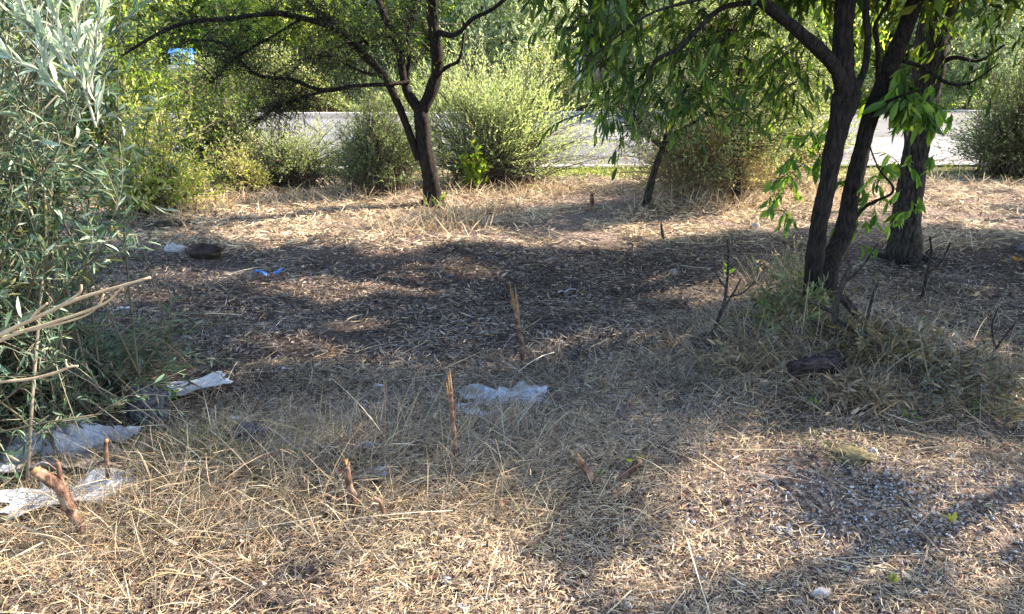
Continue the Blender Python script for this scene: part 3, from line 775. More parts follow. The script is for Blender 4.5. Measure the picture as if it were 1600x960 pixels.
far = [  # px, depth, kind, width scale, height scale, label
    (40, 27, 'g', 1.2, 1.3, "pale grey green tree beyond the road behind the olive bush"),
    (190, 25, 'b', 1.1, 1.1, "bright green tree beyond the road left of the blue roadside box"),
    (330, 27.5, 'd', 1.1, 1.2, "dark green tree beyond the road just behind the blue roadside box"),
    (445, 25.5, 'y', 1.25, 1.05, "round sunny yellow green tree beyond the road above the left stretch of asphalt"),
    (570, 28, 'g', 1.2, 1.3, "grey green tree beyond the road behind the middle tree's left branches"),
    (690, 26.5, 'b', 1.0, 1.1, "bright tree beyond the road straight behind the middle tree"),
    (790, 25.8, 'g', 1.25, 1.25, "big rounded pale olive tree beyond the road right of the middle tree"),
    (865, 24.2, 'd', .55, .45, "low dark bush at the far road edge below the pale olive tree"),
    (990, 30, 'g', 1.2, 1.3, "pale tree beyond the road behind the drooping leaf sprays"),
    (1090, 26, 'g', 1.1, 1.2, "grey green tree beyond the road behind the thin leaning tree"),
    (1225, 21.8, 'b', 1.35, 1.9, "bright tree beyond the road just left of the two stemmed tree"),
    (1320, 28, 'g', 1.1, 1.3, "pale tree beyond the road seen between the two dark stems"),
    (1410, 26.5, 'b', 1.0, .95, "green tree beyond the road seen right of the two stems"),
    (1520, 24, 'g', 1.3, 1.5, "pale grey green tree beyond the road above the dark bush at right"),
    (1640, 27, 'd', 1.2, 1.3, "dark tree beyond the road at the right edge"),
]
k2 = 0
for (px, d, k, s1, s2, lab) in far:
    p = P(px, 150, d + 1.8); x, y = p[0], p[1]; z = float(H(x, y)) - .25
    if k not in FT:
        o = far_tree(*FP(k), label=lab); FT[k] = o
        o.location = (x, y, z); o.scale = (s1, s1, s2)
    else:
        copy_tree(FT[k], (x, y, z), k2 * 1.7, (s1, s2), lab)
    k2 += 1
for r_, (dd_, nn_, sz) in enumerate([(36, 12, 1.5), (50, 13, 2.0)]):
    for q_ in range(nn_):
        px = -150 + 1900 * (q_ + .5 * (r_ % 2)) / (nn_ - 1)
        p = P(px, 150, dd_ + random.uniform(-2.5, 2.5)); x, y = p[0], p[1]
        copy_tree(FT[random.choice('yggbg')], (x, y, float(H(x, y)) - .3), random.random() * 6, (sz, sz * random.uniform(.85, 1.1)), "one of the green trees massed on the hillside behind the roadside row")

# undergrowth along the far road edge
g = Geo(); rng = np.random.default_rng(120)
n = 24000
x = rng.uniform(-24, 26, n); y = ROAD_N + ROAD_W + .5 + ROAD_S * x + np.abs(rng.normal(size=n)) * 1.9
lump = vnoise(x, y * .6, 1.1, 20) * .7 + vnoise(x, y, 3.1, 21) * .5
s = np.stack([x, y, H(x, y)], -1); e = s + rng.normal(size=(n, 3)) * [.25, .25, .05] + np.stack([0 * x, 0 * x, .1 + 2.6 * np.clip(lump - .25, 0, 1) ** 1.5], -1)
sprigs(g, g, s, e, .1, 9, .10, .035, YELL[:3] + GREY + BRIGHT[:2] + DRY[:2], None, r0=.004, t0=.1, rng=rng)
tag(g.build("undergrowth", M_far), "tangled green and straw coloured weeds along the far edge of the road", "undergrowth", kind="stuff")

# ------------------------------------------------------------------ ground litter and grasses
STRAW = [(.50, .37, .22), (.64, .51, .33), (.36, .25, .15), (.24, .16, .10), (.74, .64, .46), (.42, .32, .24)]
MULCH_SHADE = [(.21, .17, .15), (.32, .265, .225), (.11, .088, .078), (.48, .41, .35), (.06, .048, .043)]  # dark litter tones, with the shade of the middle clearing mixed in
def scatter(n, y0, y1, rng, margin=.5, pw=1.0):
    y = y0 + (y1 - y0) * rng.random(n) ** pw
    hw = y * .68 + margin
    return rng.uniform(-1, 1, n) * hw, y
def litter(name, n, y0, y1, L, W, cols, wts, seed, lift=.02, label="", tilt=.22, cut=None, k=3, bend=.06, pw=1.0):
    rng = np.random.default_rng(seed)
    x, y = scatter(n, y0, y1, rng, pw=pw)
    if cut is not None:
        m_ = cut(x, y, rng); x, y = x[m_], y[m_]; n = len(x)
    a = rng.random(n) * 2 * np.pi
    ln = L * (.35 + .9 * rng.random(n) ** 1.5)
    z = H(x, y) + rng.random(n) * lift + .003
    d = np.stack([np.cos(a), np.sin(a), rng.normal(size=n) * tilt], -1)
    s = np.stack([x, y, z], -1); e = s + d * ln[:, None]
    e[:, 2] = np.maximum(e[:, 2], H(e[:, 0], e[:, 1]) + .002)
    mid = (s + e) / 2 + rng.normal(size=(n, 3)) * (ln * bend)[:, None]
    mid[:, 2] = np.maximum(mid[:, 2], H(mid[:, 0], mid[:, 1]) + .004)
    g = Geo()
    tone = (.45 + 1.0 * (vnoise(x, y, .28, 41) * .6 + vnoise(x, y, .11, 42) * .4))[:, None]
    ribbons(g, bez(s, mid, e, k), W * (.6 + .8 * rng.random(n)), pal(n, cols, wts, .18, rng) * tone, unit(rng.normal(size=(n, 3)) * .5 + [0, 0, 1]))
    return tag(g.build(name, M_straw, smooth=False), label, "straw", kind="stuff")
def notroad(x, y, rng): return (y < ROAD_N + ROAD_S * x - .1) & (vnoise(x, y, .30, 31) * .7 + vnoise(x, y, .9, 32) * .5 + rng.random(len(x)) * .5 > .72)
def nearcut(x, y, rng):
    bare = np.exp(-((x - 1.15) / .75) ** 2 - ((y - 2.55) / .42) ** 2) * 1.1 + np.exp(-((x - 2.3) / .5) ** 2 - ((y - 2.5) / .4) ** 2)
    return notroad(x, y, rng) & (rng.random(len(x)) > bare * (.55 + .6 * vnoise(x, y, .2, 36)))
litter("straw_litter", 230000, 1.3, 3.9, .042, .0023, STRAW + MULCH_SHADE[:3], [3, 3, 2, 1.4, 1.3, .7, 1, .8, 1.5], 201, .03, "short cut straw covering the ground in the foreground", cut=nearcut, pw=.8)
litter("straw_litter", 120000, 3.2, 7.0, .065, .005, MULCH_SHADE + STRAW[:3], [2.4, 2, 2.4, 1.1, 2, .6, .4, .5], 202, .03, "brownish chopped plant stalks covering the shaded middle of the clearing", cut=notroad)
litter("straw_litter", 80000, 6.5, 11.3, .12, .008, STRAW + STRAW[1:2] + STRAW[4:5] * 2, None, 203, .03, "pale sunlit straw in front of the road and round the middle tree", cut=notroad)  # palette weighted pale to paint the sunlit strip brighter
litter("straw_litter", 420, 1.3, 4.2, .34, .0034, STRAW[1:2] + STRAW[4:] + STRAW[:1], None, 204, .07, "long pale straw stalks lying loose across the foreground", k=4, bend=.03, tilt=.12)
litter("straw_litter", 500, 3.0, 9.5, .34, .006, STRAW + MULCH_SHADE[:2], None, 205, .04, "loose longer twigs and stalks lying about the clearing", k=4, bend=.05, tilt=.06, cut=notroad)
# chips and dead leaves
g = Geo(); rng = np.random.default_rng(210); n = 42000
x, y = scatter(n, 1.3, 9, rng, pw=1.1)
m_ = nearcut(x, y, rng) | (rng.random(n) < .25); x, y = x[m_], y[m_]; n = len(x)
p = np.stack([x, y, H(x, y) + .004 + rng.random(n) * .02], -1)
leaves(g, p, rng.normal(size=(n, 3)) * [1, 1, .25], unit(rng.normal(size=(n, 3)) * .5 + [0, 0, 1]), (.007 + .035 * rng.random(n) ** 2.5) * (1 + .12 * y), (.004 + .012 * rng.random(n) ** 2) * (1 + .12 * y), pal(n, MULCH_SHADE + STRAW[:2] + [(.30, .15, .08)], rng=rng, jit=.2))
tag(g.build("leaf_litter", M_straw, smooth=False), "small dead leaves and bark chips strewn over the clearing", "leaf litter", kind="stuff")

# long dry grass stems, bent and lodged
def grass(name, pts, per, L, W, cols, seed, label, lean=(0, 0), up=.8, spread=.7, fine=4, cat="grass"):
    rng = np.random.default_rng(seed); S = []
    for (px, py, r, wgt) in pts:
        c0 = G(px, py); m_ = int(per * wgt)
        S.append(c0[None, :2] + rng.normal(size=(m_, 2)) * [r, r * .6])
    S = np.concatenate(S); n = len(S)
    s = np.stack([S[:, 0], S[:, 1], H(S[:, 0], S[:, 1])], -1)
    d = unit(rng.normal(size=(n, 3)) * [spread, spread, .2] + [lean[0], lean[1], up])
    ln = (L * (.35 + .8 * rng.random(n)))[:, None]
    mid = s + d * ln * .55 + [0, 0, 0.01]
    e = s + d * ln * [1.1, 1.1, .88] + rng.normal(size=(n, 3)) * ln * .10
    e[:, 2] = np.maximum(e[:, 2], H(e[:, 0], e[:, 1]) + .01)
    g = Geo()
    ribbons(g, bez(s, mid, e, fine + 1), W * (.6 + .8 * rng.random(n)), pal(n, cols, None, .18, rng))
    return tag(g.build(name, M_straw, smooth=False), label, cat, kind="stuff")
GR = STRAW + [(.30, .27, .14), (.36, .33, .24), (.50, .45, .36)]
GR3 = GR + MULCH_SHADE[:2] + [(.24, .17, .11), (.20, .18, .12)]
GR2 = MULCH_SHADE + [(.30, .24, .15), (.44, .34, .22), (.22, .19, .11), (.36, .31, .25)]
grass("dry_grass", [(60, 860, .25, 1), (200, 820, .3, 1.2), (330, 780, .3, 1.3), (450, 760, .3, 1.3), (560, 800, .3, 1), (650, 760, .3, 1), (780, 740, .3, 1), (880, 760, .3, .8), (330, 700, .25, 1.2), (240, 740, .25, 1.1),
      (420, 690, .25, 1), (500, 880, .3, .15), (250, 900, .3, .3), (60, 930, .3, .4)], 620, .20, .0021, GR3, 221, "long bent dry grass tangled across the left and middle foreground", lean=(.25, -.15), up=.6)
grass("dry_grass", [(520, 650, .3, 1), (620, 640, .3, 1), (700, 680, .3, 1), (800, 700, .3, 1), (900, 660, .35, 1.2), (1000, 640, .35, 1.2), (1080, 680, .35, 1), (950, 600, .35, 1.2), (860, 570, .3, 1), (1050, 580, .3, 1), (600, 600, .3, .7), (760, 580, .25, .6)],
      620, .15, .0022, GR2, 222, "matted brown grass across the middle behind the foreground bank", up=.4)
grass("dry_grass", [(1120, 560, .3, 1.3), (1200, 580, .3, 1.6), (1230, 500, .28, 1.6), (1180, 460, .25, 1.1), (1230, 420, .2, 1), (1350, 620, .3, .9), (1400, 600, .3, 1.4), (1480, 590, .3, 1.2), (1560, 640, .3, 1), (1380, 540, .3, 1), (1480, 500, .3, .8), (1340, 540, .25, 1), (1100, 520, .25, .7)],
      420, .20, .0022, GR2 + STRAW[:3] + DRY[2:] + [(.15, .15, .08)], 223, "tall tangled dry weeds on the hummock round the two stemmed tree", up=.6)
grass("dry_grass", [(660, 360, .35, 1), (700, 345, .25, 1), (740, 335, .25, .8), (560, 310, .4, .8), (440, 315, .5, 1), (340, 320, .4, 1), (280, 340, .3, 1), (860, 300, .3, .8), (790, 305, .4, 1), (960, 300, .3, .4), (1100, 320, .4, 1), (1200, 320, .4, 1.2), (1270, 300, .3, 1), (1350, 300, .4, .5), (1480, 285, .5, .7), (1440, 390, .2, .6)],
      260, .26, .007, STRAW, 224, "sunlit pale grass tufts round the middle tree and before the bushes", up=.8)
grass("green_grass", [(940, 271, .6, 1), (1000, 272, .5, 1), (880, 274, .4, .8), (1360, 275, .5, .7), (1460, 270, .5, .5)], 500, .12, .010, BRIGHT + YELL[:2], 225, "thin strip of yellow green grass along the near road edge", up=1)
grass("dry_grass", [(800, 655, .22, 1), (760, 640, .15, .6), (840, 625, .15, .5), (60, 750, .25, 1.6), (150, 760, .2, 1.4), (60, 810, .2, 1.6), (120, 820, .2, 1), (310, 630, .12, .4)], 170, .16, .0022, GR3, 228, "dry grass growing over the sheets of litter", up=.6)
grass("dry_grass", [(1150, 520, .25, 1), (1210, 460, .2, 1.2), (1240, 540, .2, 1), (1340, 600, .25, .8), (1440, 560, .3, .8), (1560, 560, .3, .6), (500, 700, .3, .7), (300, 720, .3, .5), (640, 680, .3, .6)], 28, .38, .0032, GR, 227, "taller pale dead stalks standing out of the weeds", up=1.1, spread=.45)
grass("green_grass", [(290, 700, .12, 1), (330, 720, .10, .6), (1330, 715, .07, .12), (1560, 640, .12, .6)], 260, .12, .003, [(.20, .24, .07), (.28, .30, .10), (.14, .18, .05)], 226, "fresh low green weeds growing among the dry grass in front", up=1, spread=.9)

g = Geo(); rng = np.random.default_rng(229); n = 2600
x = rng.uniform(-10, 12, n); y = ROAD_N + ROAD_S * x + np.abs(rng.normal(size=n)) ** 1.5 * .45
leaves(g, np.stack([x, y, np.full(n, .008) + .02 * rng.random(n)], -1), rng.normal(size=(n, 3)) * [1, 1, .2], unit(rng.normal(size=(n, 3)) * .4 + [0, 0, 1]), .03 + .06 * rng.random(n), .015 + .025 * rng.random(n), pal(n, STRAW[:4] + MULCH_SHADE[:3], rng=rng))
tag(g.build("leaf_litter", M_straw, smooth=False), "dead leaves and straw blown onto the near edge of the road", "leaf litter", kind="stuff")
# gravel
g = Geo(); rng = np.random.default_rng(230)
ico = np.array([(0, 0, 1), (.9, 0, .25), (.28, .85, .25), (-.72, .53, .25), (-.72, -.53, .25), (.28, -.85, .25), (.72, .53, -.4), (-.28, .85, -.4), (-.9, 0, -.4), (-.28, -.85, -.4), (.72, -.53, -.4), (0, 0, -1)])
icf = np.array([(0, 1, 2), (0, 2, 3), (0, 3, 4), (0, 4, 5), (0, 5, 1), (1, 6, 2), (2, 7, 3), (3, 8, 4), (4, 9, 5), (5, 10, 1), (6, 7, 2), (7, 8, 3), (8, 9, 4), (9, 10, 5), (10, 6, 1), (11, 7, 6), (11, 8, 7), (11, 9, 8), (11, 10, 9), (11, 6, 10)])
n = 15000
px = rng.uniform(600, 1750, n); py = rng.uniform(690, 1000, n)
px = np.where(rng.random(n) < .6, rng.normal(1400, 170, n), px); py = np.where(rng.random(n) < .5, rng.normal(800, 60, n), py)
r = P(0, 0, 1)
pts = []
for a_, b_ in zip(px, py):
    q = P(a_, b_, 1.0) - [0, 0, CAMZ]; tq = -CAMZ / q[2]; pts.append((q[0] * tq, q[1] * tq))
pts = np.array(pts)
pts = pts[vnoise(pts[:, 0], pts[:, 1], .22, 33) * .6 + vnoise(pts[:, 0], pts[:, 1], .07, 34) * .3 + rng.random(len(pts)) * .9 > .92]; n = len(pts)
sz = (.0024 + .0055 * rng.random(n) ** 3)[:, None, None]
v = ico[None] * (1 + rng.normal(size=(n, 12, 3)) * .22) * sz * (.7 + .6 * rng.random((n, 1, 3)))
v = v + np.concatenate([pts, H(pts[:, 0], pts[:, 1])[:, None] + .006], 1)[:, None]
g.add(v, [(icf[None] + np.arange(n)[:, None, None] * 12).reshape(-1, 3)], np.repeat(pal(n, [(.40, .38, .38), (.25, .23, .225), (.60, .58, .57), (.15, .13, .125), (.30, .24, .20)], [1.6, 3, .7, 3, 2], rng=rng), 12, 0))
tag(g.build("gravel", M_twig, smooth=False), "pale crushed gravel scattered over the ground at lower right", "gravel", kind="stuff")

# ------------------------------------------------------------------ objects: stones, debris
def stone_geo(c, r, seed, flat=.6, rough=.18, n=26, m_=16, ang=0.0):
    rng = np.random.default_rng(seed)
    th = np.linspace(0, np.pi, m_); ph = np.arange(n) * 2 * np.pi / n
    T, Q = np.meshgrid(th, ph, indexing='ij')
    d = np.stack([np.sin(T) * np.cos(Q), np.sin(T) * np.sin(Q), np.cos(T)], -1)
    dr = rand_dirs(14, rng)
    rad = 1.0 + 0 * T
    for q in dr[:8]:           # planar facets cut off the ball
        lim_ = .72 + .18 * rng.random(); pr = d @ q
        rad = np.where(pr * rad > lim_, lim_ / np.maximum(pr, .01), rad)
    for q in dr[8:]: rad = rad + rough * .3 * np.sin((d @ q) * (5 + 9 * rng.random()) + rng.random() * 6)
    rad = rad * (1 + rng.normal(size=T.shape) * .02)
    v = d * rad[..., None] * np.asarray(r)
    ca, sa = math.cos(ang), math.sin(ang)
    v = v @ np.array([[ca, sa, 0], [-sa, ca, 0], [0, 0, 1]])
    v = v + c
    i = np.arange(m_ - 1)[:, None] * n; j = np.arange(n)[None]; j2 = (j + 1) % n
    f = np.stack([i + j, i + n + j, i + n + j2, i + j2], -1).reshape(-1, 4)
    return v, f
def stone(px, py, r, label, mat=None, seed=1, name="stone", cat="stone", group=None, ang=0., sink=.35):
    p = G(px, py); r = np.array(r, float)
    g = Geo(); v, f = stone_geo(p + [0, 0, r[2] * (1 - sink)], r, seed, ang=ang); g.add(v, [f])
    return tag(g.build(name, mat or M_stone, loc=p), label, cat, group)
stone(275, 396, (.10, .06, .05), "pale rock lying left in the shade before the dark hollow", seed=1)
stone(320, 402, (.14, .08, .07), "dark lump of earth beside the pale rock at left", M_soil, seed=2, name="earth_clod", cat="clod")
stone(236, 668, (.10, .07, .12), "dark blue grey boulder at the left beside the torn sheeting", M_dstone, seed=3)
stone(386, 692, (.075, .06, .05), "dark rounded stone in the grass right of the blue grey boulder", M_dstone, seed=4)
stone(1052, 428, (.035, .025, .02), "small pale stone in the shade beyond the tall splintered stick", seed=5)
stone(1181, 356, (.035, .03, .03), "small white stone in the sunlit strip left of the two stemmed tree", seed=6)
stone(1362, 712, (.022, .018, .02), "small cream stone on the mossy clump", seed=7)
stone(1280, 932, (.035, .018, .018), "flat pale yellowish stone at the bottom edge", seed=8, ang=.2)
stone(1232, 832, (.014, .012, .010), "white pebble on the gravel left of the sunlit straw patch", seed=9)
stone(698, 910, (.016, .014, .012), "white pebble in the straw at the bottom middle", seed=10)
stone(722, 952, (.026, .014, .012), "flat white stone on the bottom edge at the middle", seed=11)
stone(980, 948, (.014, .011, .010), "white pebble near the bottom edge right of the middle", seed=12)
stone(1092, 875, (.011, .009, .009), "tiny white pebble above the bottom right gravel", seed=13)
stone(1082, 818, (.011, .008, .008), "bluish white pebble at the edge of the dark gravel", seed=14)
stone(1158, 840, (.006, .030, .008), "tan wood chip standing out on the gravel", M_cut, seed=15, name="wood_chip", cat="chip")
stone(1255, 824, (.028, .007, .006), "tan wood splinter on the gravel near the white pebble", M_cut, seed=16, name="wood_chip", cat="chip", ang=.3)
stone(905, 880, (.012, .010, .009), "white pebble in the pale straw of the lower middle", seed=17)
stone(1385, 742, (.012, .010, .009), "pale pebble just below the mossy clump", seed=18)
stone(1592, 393, (.07, .05, .035), "grey stone at the right edge in the shade", M_dstone, seed=19)
stone(265, 352, (.26, .10, .03), "dark hollow of turned soil under the yellow bush", M_soil, seed=20, name="soil_patch", cat="soil", sink=.6)
stone(838, 578, (.09, .05, .02), "patch of dark soil at the foot of the tall splintered stick", M_soil, seed=21, name="soil_patch", cat="soil", sink=.5)
stone(1330, 716, (.10, .06, .022), "low mossy clump of earth beside the gravel", noisy_mat("mossy earth", (.05, .035, .022), (.20, .17, .085), scale=60, bump=.8), seed=22, name="moss_clump", cat="moss")

def crumple(px, py, w_, d_, hgt, label, mat, seed, name, cat, ang=0., res=.012, outline=.35, tilt=(0, 0), lift=.01, group=None, fold=.16):
    """a torn crumpled sheet with real thickness"""
    rng = np.random.default_rng(seed); p = G(px, py)
    nx_ = max(10, int(w_ / res)); ny_ = max(8, int(d_ / res))
    u, v = np.meshgrid(np.linspace(-1, 1, nx_), np.linspace(-1, 1, ny_))
    a_ = np.arctan2(v, u)
    sh = 1 - outline * (vnoise(np.cos(a_) * 2 + 5, np.sin(a_) * 2 + 5, .45, seed) )
    sh = sh * np.where(np.maximum(abs(u), abs(v)) > 0, 1, 1)
    x = u * w_ / 2 * sh; y = v * d_ / 2 * sh
    z = np.abs(vnoise(x, y * .6, fold, seed + 1) - .5) * hgt * 1.6 + np.abs(vnoise(x * .6, y, fold * .45, seed + 2) - .5) * hgt * .8 + vnoise(x, y, fold * .12, seed + 3) * hgt * .15
    ca, sa = math.cos(ang), math.sin(ang)
    X_ = x * ca - y * sa; Y_ = x * sa + y * ca
    zz = H(p[0] + X_, p[1] + Y_) * .6 + p[2] * .4 + z + lift + X_ * tilt[0] + Y_ * tilt[1]
    zz = np.maximum(zz, H(p[0] + X_, p[1] + Y_) + .003)
    top = np.stack([p[0] + X_, p[1] + Y_, zz], -1); N = nx_ * ny_
    i = np.arange(ny_ - 1)[:, None] * nx_; j = np.arange(nx_ - 1)[None]
    f = np.stack([i + j, i + j + 1, i + nx_ + j + 1, i + nx_ + j], -1).reshape(-1, 4)
    g = Geo(); g.add(top, [f])
    o = g.build(name, mat, loc=p)
    md = o.modifiers.new("thickness", 'SOLIDIFY'); md.thickness = .004; md.offset = -1
    return tag(o, label, cat, group)
crumple(795, 634, .60, .50, .05, "crumpled white sheet half buried in grass in the middle", M_sheet, 301, "plastic_sheet", "sheeting", ang=.2, outline=.65)
crumple(60, 722, .85, .50, .12, "torn bluish white sheeting lying at the left edge under the olive bush", M_sheet, 302, "plastic_sheet", "sheeting", ang=-.1, outline=.45)
crumple(110, 785, .56, .22, .07, "narrow strip of bluish sheeting behind the forked red stick", M_sheet, 303, "plastic_sheet", "sheeting", ang=.35, outline=.5)
crumple(165, 692, .30, .10, .07, "thin white strip of sheeting beside the blue grey boulder", M_sheet, 306, "plastic_sheet", "sheeting", ang=.1, outline=.5)
crumple(310, 612, .34, .22, .035, "flat chalky white board tilted in the grass at left", M_board, 304, "board", "board", ang=.35, outline=.35, tilt=(.12, .1), lift=.03, fold=.3)
crumple(585, 745, .12, .07, .03, "pale scrap of sheeting deep in the foreground grass", M_sheet, 305, "plastic_sheet", "sheeting", outline=.5)
crumple(575, 700, .13, .06, .03, "small white scrap just left of the leaning red stick", M_sheet, 307, "plastic_sheet", "sheeting", outline=.5)
crumple(410, 435, .10, .07, .06, "bright blue plastic glove lying in the shade, the left one", M_blue, 311, "plastic_glove", "glove", outline=.3, fold=.05, res=.006, lift=.015)
crumple(435, 433, .08, .06, .05, "bright blue plastic glove lying in the shade, the right one", M_blue, 312, "plastic_glove", "glove", outline=.3, fold=.05, res=.006, ang=.6, lift=.015)
crumple(195, 487, .14, .06, .03, "pale bluish scrap lying at left in the shade", M_board, 313, "litter_scrap", "litter", outline=.5, fold=.06, res=.008)
crumple(885, 459, .14, .06, .03, "white scrap lying in the shade right of the tall splintered stick", M_board, 314, "litter_scrap", "litter", outline=.5, fold=.06, res=.008)
crumple(1098, 522, .08, .07, .03, "pale mint scrap at the foot of the thin sapling", M_board, 315, "litter_scrap", "litter", outline=.5, fold=.06, res=.008)
crumple(448, 582, .06, .05, .03, "tiny bluish white scrap among the chopped stalks left of centre", M_board, 316, "litter_scrap", "litter", outline=.5, fold=.06, res=.008)
crumple(590, 610, .06, .04, .03, "small white scrap in the matted grass left of centre", M_board, 317, "litter_scrap", "litter", outline=.5, fold=.06, res=.008)
crumple(365, 660, .07, .04, .02, "small white scrap between the white board and the dark rounded stone", M_board, 318, "litter_scrap", "litter", outline=.5, fold=.06, res=.008)

# log
p = G(1272, 596) + [0, 0, .02]; o = thing("log", p, "short dark log lying in the weeds below the two stemmed tree", "log")
g = Geo(); c = limb(g, [p + [-.13, -.02, .05], p + [0, 0, .055], p + [.14, .05, .06]], [.036, .060, .042], sides=16, wob=.28); g.build("bark", M_char, o)
for s_, e_ in ((-.132, .045), ):
    g = Geo(); q = p + [s_ - .002, -.02, .05]; a = np.arange(14) * 2 * np.pi / 14
    g.add(np.stack([np.full(14, q[0]), q[1] + np.cos(a) * .036, q[2] + np.sin(a) * .036], -1), [np.arange(14)[None]]); g.build("cut_end", M_barkg, o)

# ------------------------------------------------------------------ broken red-brown sticks standing up from the ground
def splinter(g, c, d, r, L, rng, k=6):
    for _ in range(k):
        o_ = rng.normal(size=3) * r * .45
        e = c + o_ * 1.3 + d * L * (.3 + .8 * rng.random())
        limb(g, [c + o_ - d * r, (c + o_ + e) / 2, e], [r * .45, r * .3, r * .06], sides=5, k=3)
def stick(segs, label, d, seed, tip='cut', mat=None, extra=(), tipL=.05):
    rng = np.random.default_rng(seed)
    pts = [P(a, b_, d + dy) for a, b_, w_, dy in segs]
    b0 = G(segs[0][0], segs[0][1]); pts[0] = np.array([pts[0][0], pts[0][1], min(pts[0][2], float(H(pts[0][0], pts[0][1])) - .01)])
    o = thing("broken_stick", pts[0], label, "stick", "cut and broken sapling stubs")
    rad = [.5 * q[2] * d / F for q in segs]
    g = Geo(); limb(g, pts, rad, sides=12, wob=.22); g.build("stem", mat or M_red, o)
    dr = unit(pts[-1] - pts[-2])
    g = Geo()
    if tip == 'cut':
        limb(g, [pts[-1] - dr * .004, pts[-1] + dr * .006 + [0.002, 0, .002]], [rad[-1] * .93, rad[-1] * .75], sides=10, k=2); g.build("cut_end", M_cut, o)
    else:
        splinter(g, pts[-1], dr, rad[-1], tipL, rng); g.build("splintered_tip", M_cut, o)
    for ex_ in extra:
        g = Geo(); ep = [P(a, b_, d + dy) for a, b_, w_, dy in ex_]; limb(g, ep, [.5 * q[2] * d / F for q in ex_], sides=8); g.build("side_shoot", mat or M_red, o)
    return o
def dep(px, py): return G(px, py)[1]
stick([(136, 842, 17, 0), (112, 800, 20, 0), (96, 765, 21, 0), (78, 750, 18, -.02), (54, 736, 17, -.04)], "thick forked orange red stick with a yellow cut end at lower left", dep(136, 842), 401,
      extra=[[(98, 770, 12, 0), (94, 745, 9, 0), (90, 722, 7, 0)]])
stick([(170, 770, 7, 0), (168, 735, 8, 0), (165, 700, 8, 0), (166, 690, 7, 0)], "thin red stick standing behind the forked one", dep(170, 765), 402)
stick([(558, 800, 12, 0), (549, 770, 13, 0), (543, 740, 11, 0), (541, 725, 9, 0)], "short broken stick with a pale side stub left of the lower middle", dep(558, 800), 403, tip='splinter', tipL=.02,
      extra=[[(545, 742, 8, 0), (536, 736, 8, 0), (526, 738, 7, 0)]])
stick([(605, 820, 8, 0), (599, 800, 9, 0), (594, 785, 8, 0), (586, 780, 8, 0)], "small bent stub with a yellow tip in the foreground grass", dep(605, 818), 404)
stick([(713, 735, 7, 0), (711, 690, 8, 0), (706, 640, 8, 0), (703, 612, 9, 0)], "tall thin stick with a splintered orange top beside the crumpled white sheet", dep(713, 730), 405, tip='splinter', tipL=.07)
stick([(815, 575, 6, 0), (816, 540, 7, 0), (811, 515, 9, 0), (806, 485, 9, 0)], "tall dark stick with a long splintered tan top in the centre", dep(815, 572), 406, tip='splinter', tipL=.15)
stick([(940, 764, 12, 0), (926, 748, 14, 0), (912, 730, 13, 0), (901, 712, 10, 0)], "splintered red brown stub leaning left, in the grass right of centre", dep(938, 764), 407, tip='splinter', tipL=.015)
stick([(958, 764, 9, .02), (970, 748, 11, .03), (985, 735, 12, .03), (998, 722, 12, .03)], "splintered stub leaning right beside the one leaning left", dep(958, 762), 408)
stick([(926, 322, 5, 0), (925, 312, 6, 0), (925, 303, 5, 0)], "tiny pinkish stub in the sunlit strip near the road", dep(926, 322), 409)
stick([(1037, 378, 6, 0), (1035, 365, 5, 0), (1033, 350, 3, 0)], "small dark stub at the shade edge right of centre", dep(1037, 378), 410, mat=M_char, tip='splinter', tipL=.03)

# ------------------------------------------------------------------ bare dry branches reaching in from the left, saplings, dead twigs
M_tanb = noisy_mat("dry tan twig", (.38, .26, .15), (.62, .47, .29), scale=20, bump=.4)
def twiggy(name, lines, label, cat, mat, d, sides=7):
    b0 = P(lines[0][0][0], lines[0][0][1], d)
    o = thing(name, b0, label, cat)
    for i_, ln in enumerate(lines):
        g = Geo(); pts = [P(a, b_, d + (q[3] if len(q) > 3 else 0)) for q in ln for a, b_ in [(q[0], q[1])]]
        limb(g, pts, [.5 * q[2] * d / F for q in ln], sides=sides, wob=.1, k=5)
        g.build("twig" if i_ else "branch", mat, o)
    return o
twiggy("dry_branch", [[(-90, 575, 9), (0, 524, 8), (60, 495, 7), (120, 468, 6), (180, 450, 5), (235, 434, 4)], [(-60, 570, 7), (10, 528, 6), (80, 505, 5), (140, 485, 5), (170, 470, 4), (192, 447, 3)],
    [(50, 500, 5), (80, 485, 4), (115, 465, 4), (126, 455, 4), (127, 445, 3)], [(45, 502, 4), (60, 485, 4), (74, 474, 3)], [(100, 498, 3), (150, 480, 3), (162, 460, 3)], [(20, 520, 5), (70, 512, 4), (130, 495, 3), (160, 475, 2)]],
    "bare forked tan branch reaching in from the left edge", "branch", M_tanb, 2.1)
twiggy("dry_branch", [[(-60, 600, 5), (0, 597, 5), (50, 592, 5), (90, 582, 5), (108, 574, 4), (122, 572, 3)], [(107, 575, 4), (103, 568, 3), (103, 562, 3)]], "short bare tan twig below the forked branch at the left edge", "branch", M_tanb, 2.0)
twiggy("dry_branch", [[(20, 818, 6), (75, 838, 6), (130, 862, 5)], [(112, 850, 5), (105, 878, 4)]], "pale snapped twig lying on the straw under the forked red stick", "branch", M_tanb, dep(75, 850) - .03)
D = dep(1128, 545)
twiggy("dead_sapling", [[(1110, 545, 8), (1118, 510, 7), (1130, 480, 6), (1136, 440, 5), (1138, 400, 4), (1136, 375, 2)], [(1125, 490, 5), (1145, 460, 4), (1158, 435, 3)], [(1134, 450, 4), (1120, 430, 3), (1115, 410, 2)], [(1135, 465, 3), (1160, 458, 3), (1180, 440, 2)]],
    "thin dark sapling with a few twigs left of the weedy hummock", "sapling", M_char, D)
D = dep(1330, 540)
